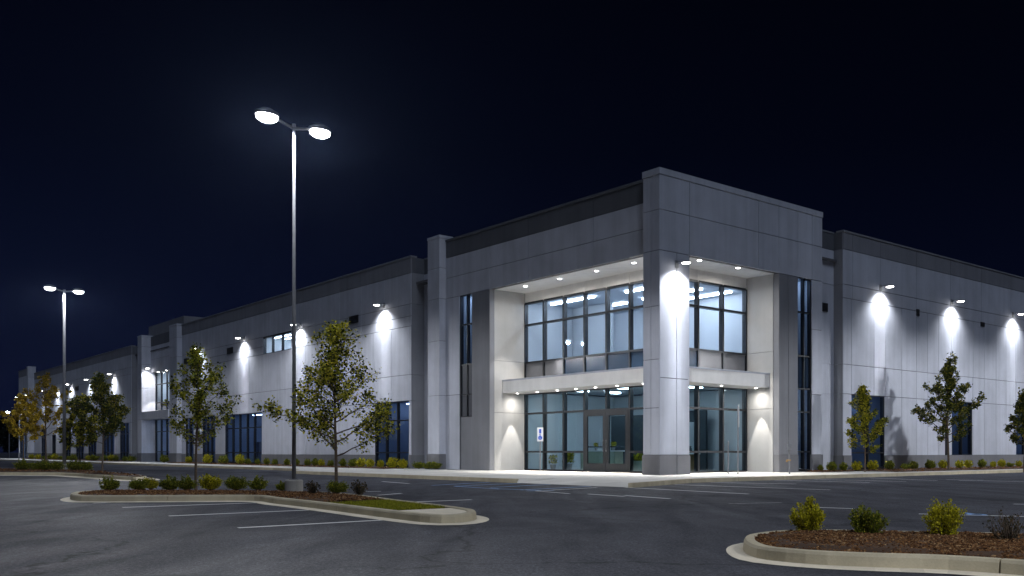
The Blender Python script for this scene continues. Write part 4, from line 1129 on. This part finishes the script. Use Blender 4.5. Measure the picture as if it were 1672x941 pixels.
def pot_plant(b, a, lab, s=1.0, z=.014):
    t = thing('potted_plant', lab, 'plant', bw(b, a, z), 0, 'plants in the lobby')
    m = MB(); m.lathe([(.14*s, 0), (.19*s, .32*s), (.17*s, .32*s)], (0,0,0), 14); m.build('pot', 'pot', t)
    m = MB()
    for k in range(220):
        a_ = random.uniform(0, 6.28); r_ = random.random()**.5*.32*s; leaf(m, Vector((math.cos(a_)*r_*.8, math.sin(a_)*r_*.8, .34*s+random.random()*.5*s)), .14*s, Vector((math.cos(a_), math.sin(a_), .7))+rv(.3), Vector((0,0,1)))
    m.build('foliage', 'bush_yellow', t, fix=False)
pot_plant(3.7, 9.9, 'potted plant left of the reception desk behind glass', 1.1); pot_plant(4.5, 7.3, 'small plant on the reception desk', .5, 1.075); pot_plant(4.5, 8.6, 'second small plant on the reception desk, further from the doors', .45, 1.075)
pot_plant(4.0, 11.5, 'potted plant by the white recess wall behind glass', .9)
t = thing('planter_box', 'long pale planter with yellow green grasses right of the doors, behind glass', 'planter', local(3.6, 4.2), BANG)
m = MB(); m.box(-.2, .2, -.7, .7, 0, .55); m.build('box', 'counter', t, bevel=.01)
m = MB()
for k in range(260): leaf(m, Vector((random.uniform(-.16, .16), random.uniform(-.66, .66), .55)), random.uniform(.15, .4), Vector((random.gauss(0, .3), random.gauss(0, .3), 1)), Vector((0, 1, 0)))
m.build('foliage', 'bush_yellow', t, fix=False)
t = thing('lounge_sofa', 'dark low sofa deep in the lobby behind the doors', 'sofa', local(6.4, 6.4), BANG)
m = MB(); m.box(-.4, .4, -.9, .9, .12, .45); m.build('seat', 'chair_fabric', t, bevel=.04); m = MB(); m.box(.3, .5, -.9, .9, .2, .85); m.build('backrest', 'chair_fabric', t, bevel=.04)
for sy in (-1, 1): m = MB(); m.box(-.4, .4, sy*.9-.09, sy*.9+.09, .0, .62); m.build('armrest', 'chair_fabric', t, bevel=.03)
pot_plant(3.6, 3.1, 'potted plant behind the glass beside the corner pier', .9)

HAZE = .00006  # thin scattering volume added to give the lamps a faint halo
if HAZE:
    m, nt, out = new_mat('glow_haze')
    pv = nd(nt, 'ShaderNodeVolumePrincipled'); pv.inputs['Density'].default_value = HAZE; pv.inputs['Anisotropy'].default_value = .78
    pv.inputs['Color'].default_value = (.42, .58, 1, 1); nt.links.new(pv.outputs[0], out.inputs['Volume'])
    hz = MB(); hz.box(-160, 160, -40, 260, -1.2, 22); o = hz.build('glow_haze', 'glow_haze'); tag(o, kind='stuff')

# ------------------------------------------------------------------ render settings
scene.render.engine = 'CYCLES'
scene.cycles.use_denoising = True
scene.cycles.max_bounces = 6; scene.cycles.transparent_max_bounces = 16
scene.cycles.sample_clamp_indirect = 4
scene.cycles.caustics_reflective = False; scene.cycles.caustics_refractive = False
vs = scene.view_settings; vs.view_transform = 'Standard'; vs.look = 'None'; vs.exposure = 0; vs.gamma = 1
vs.use_curve_mapping = False
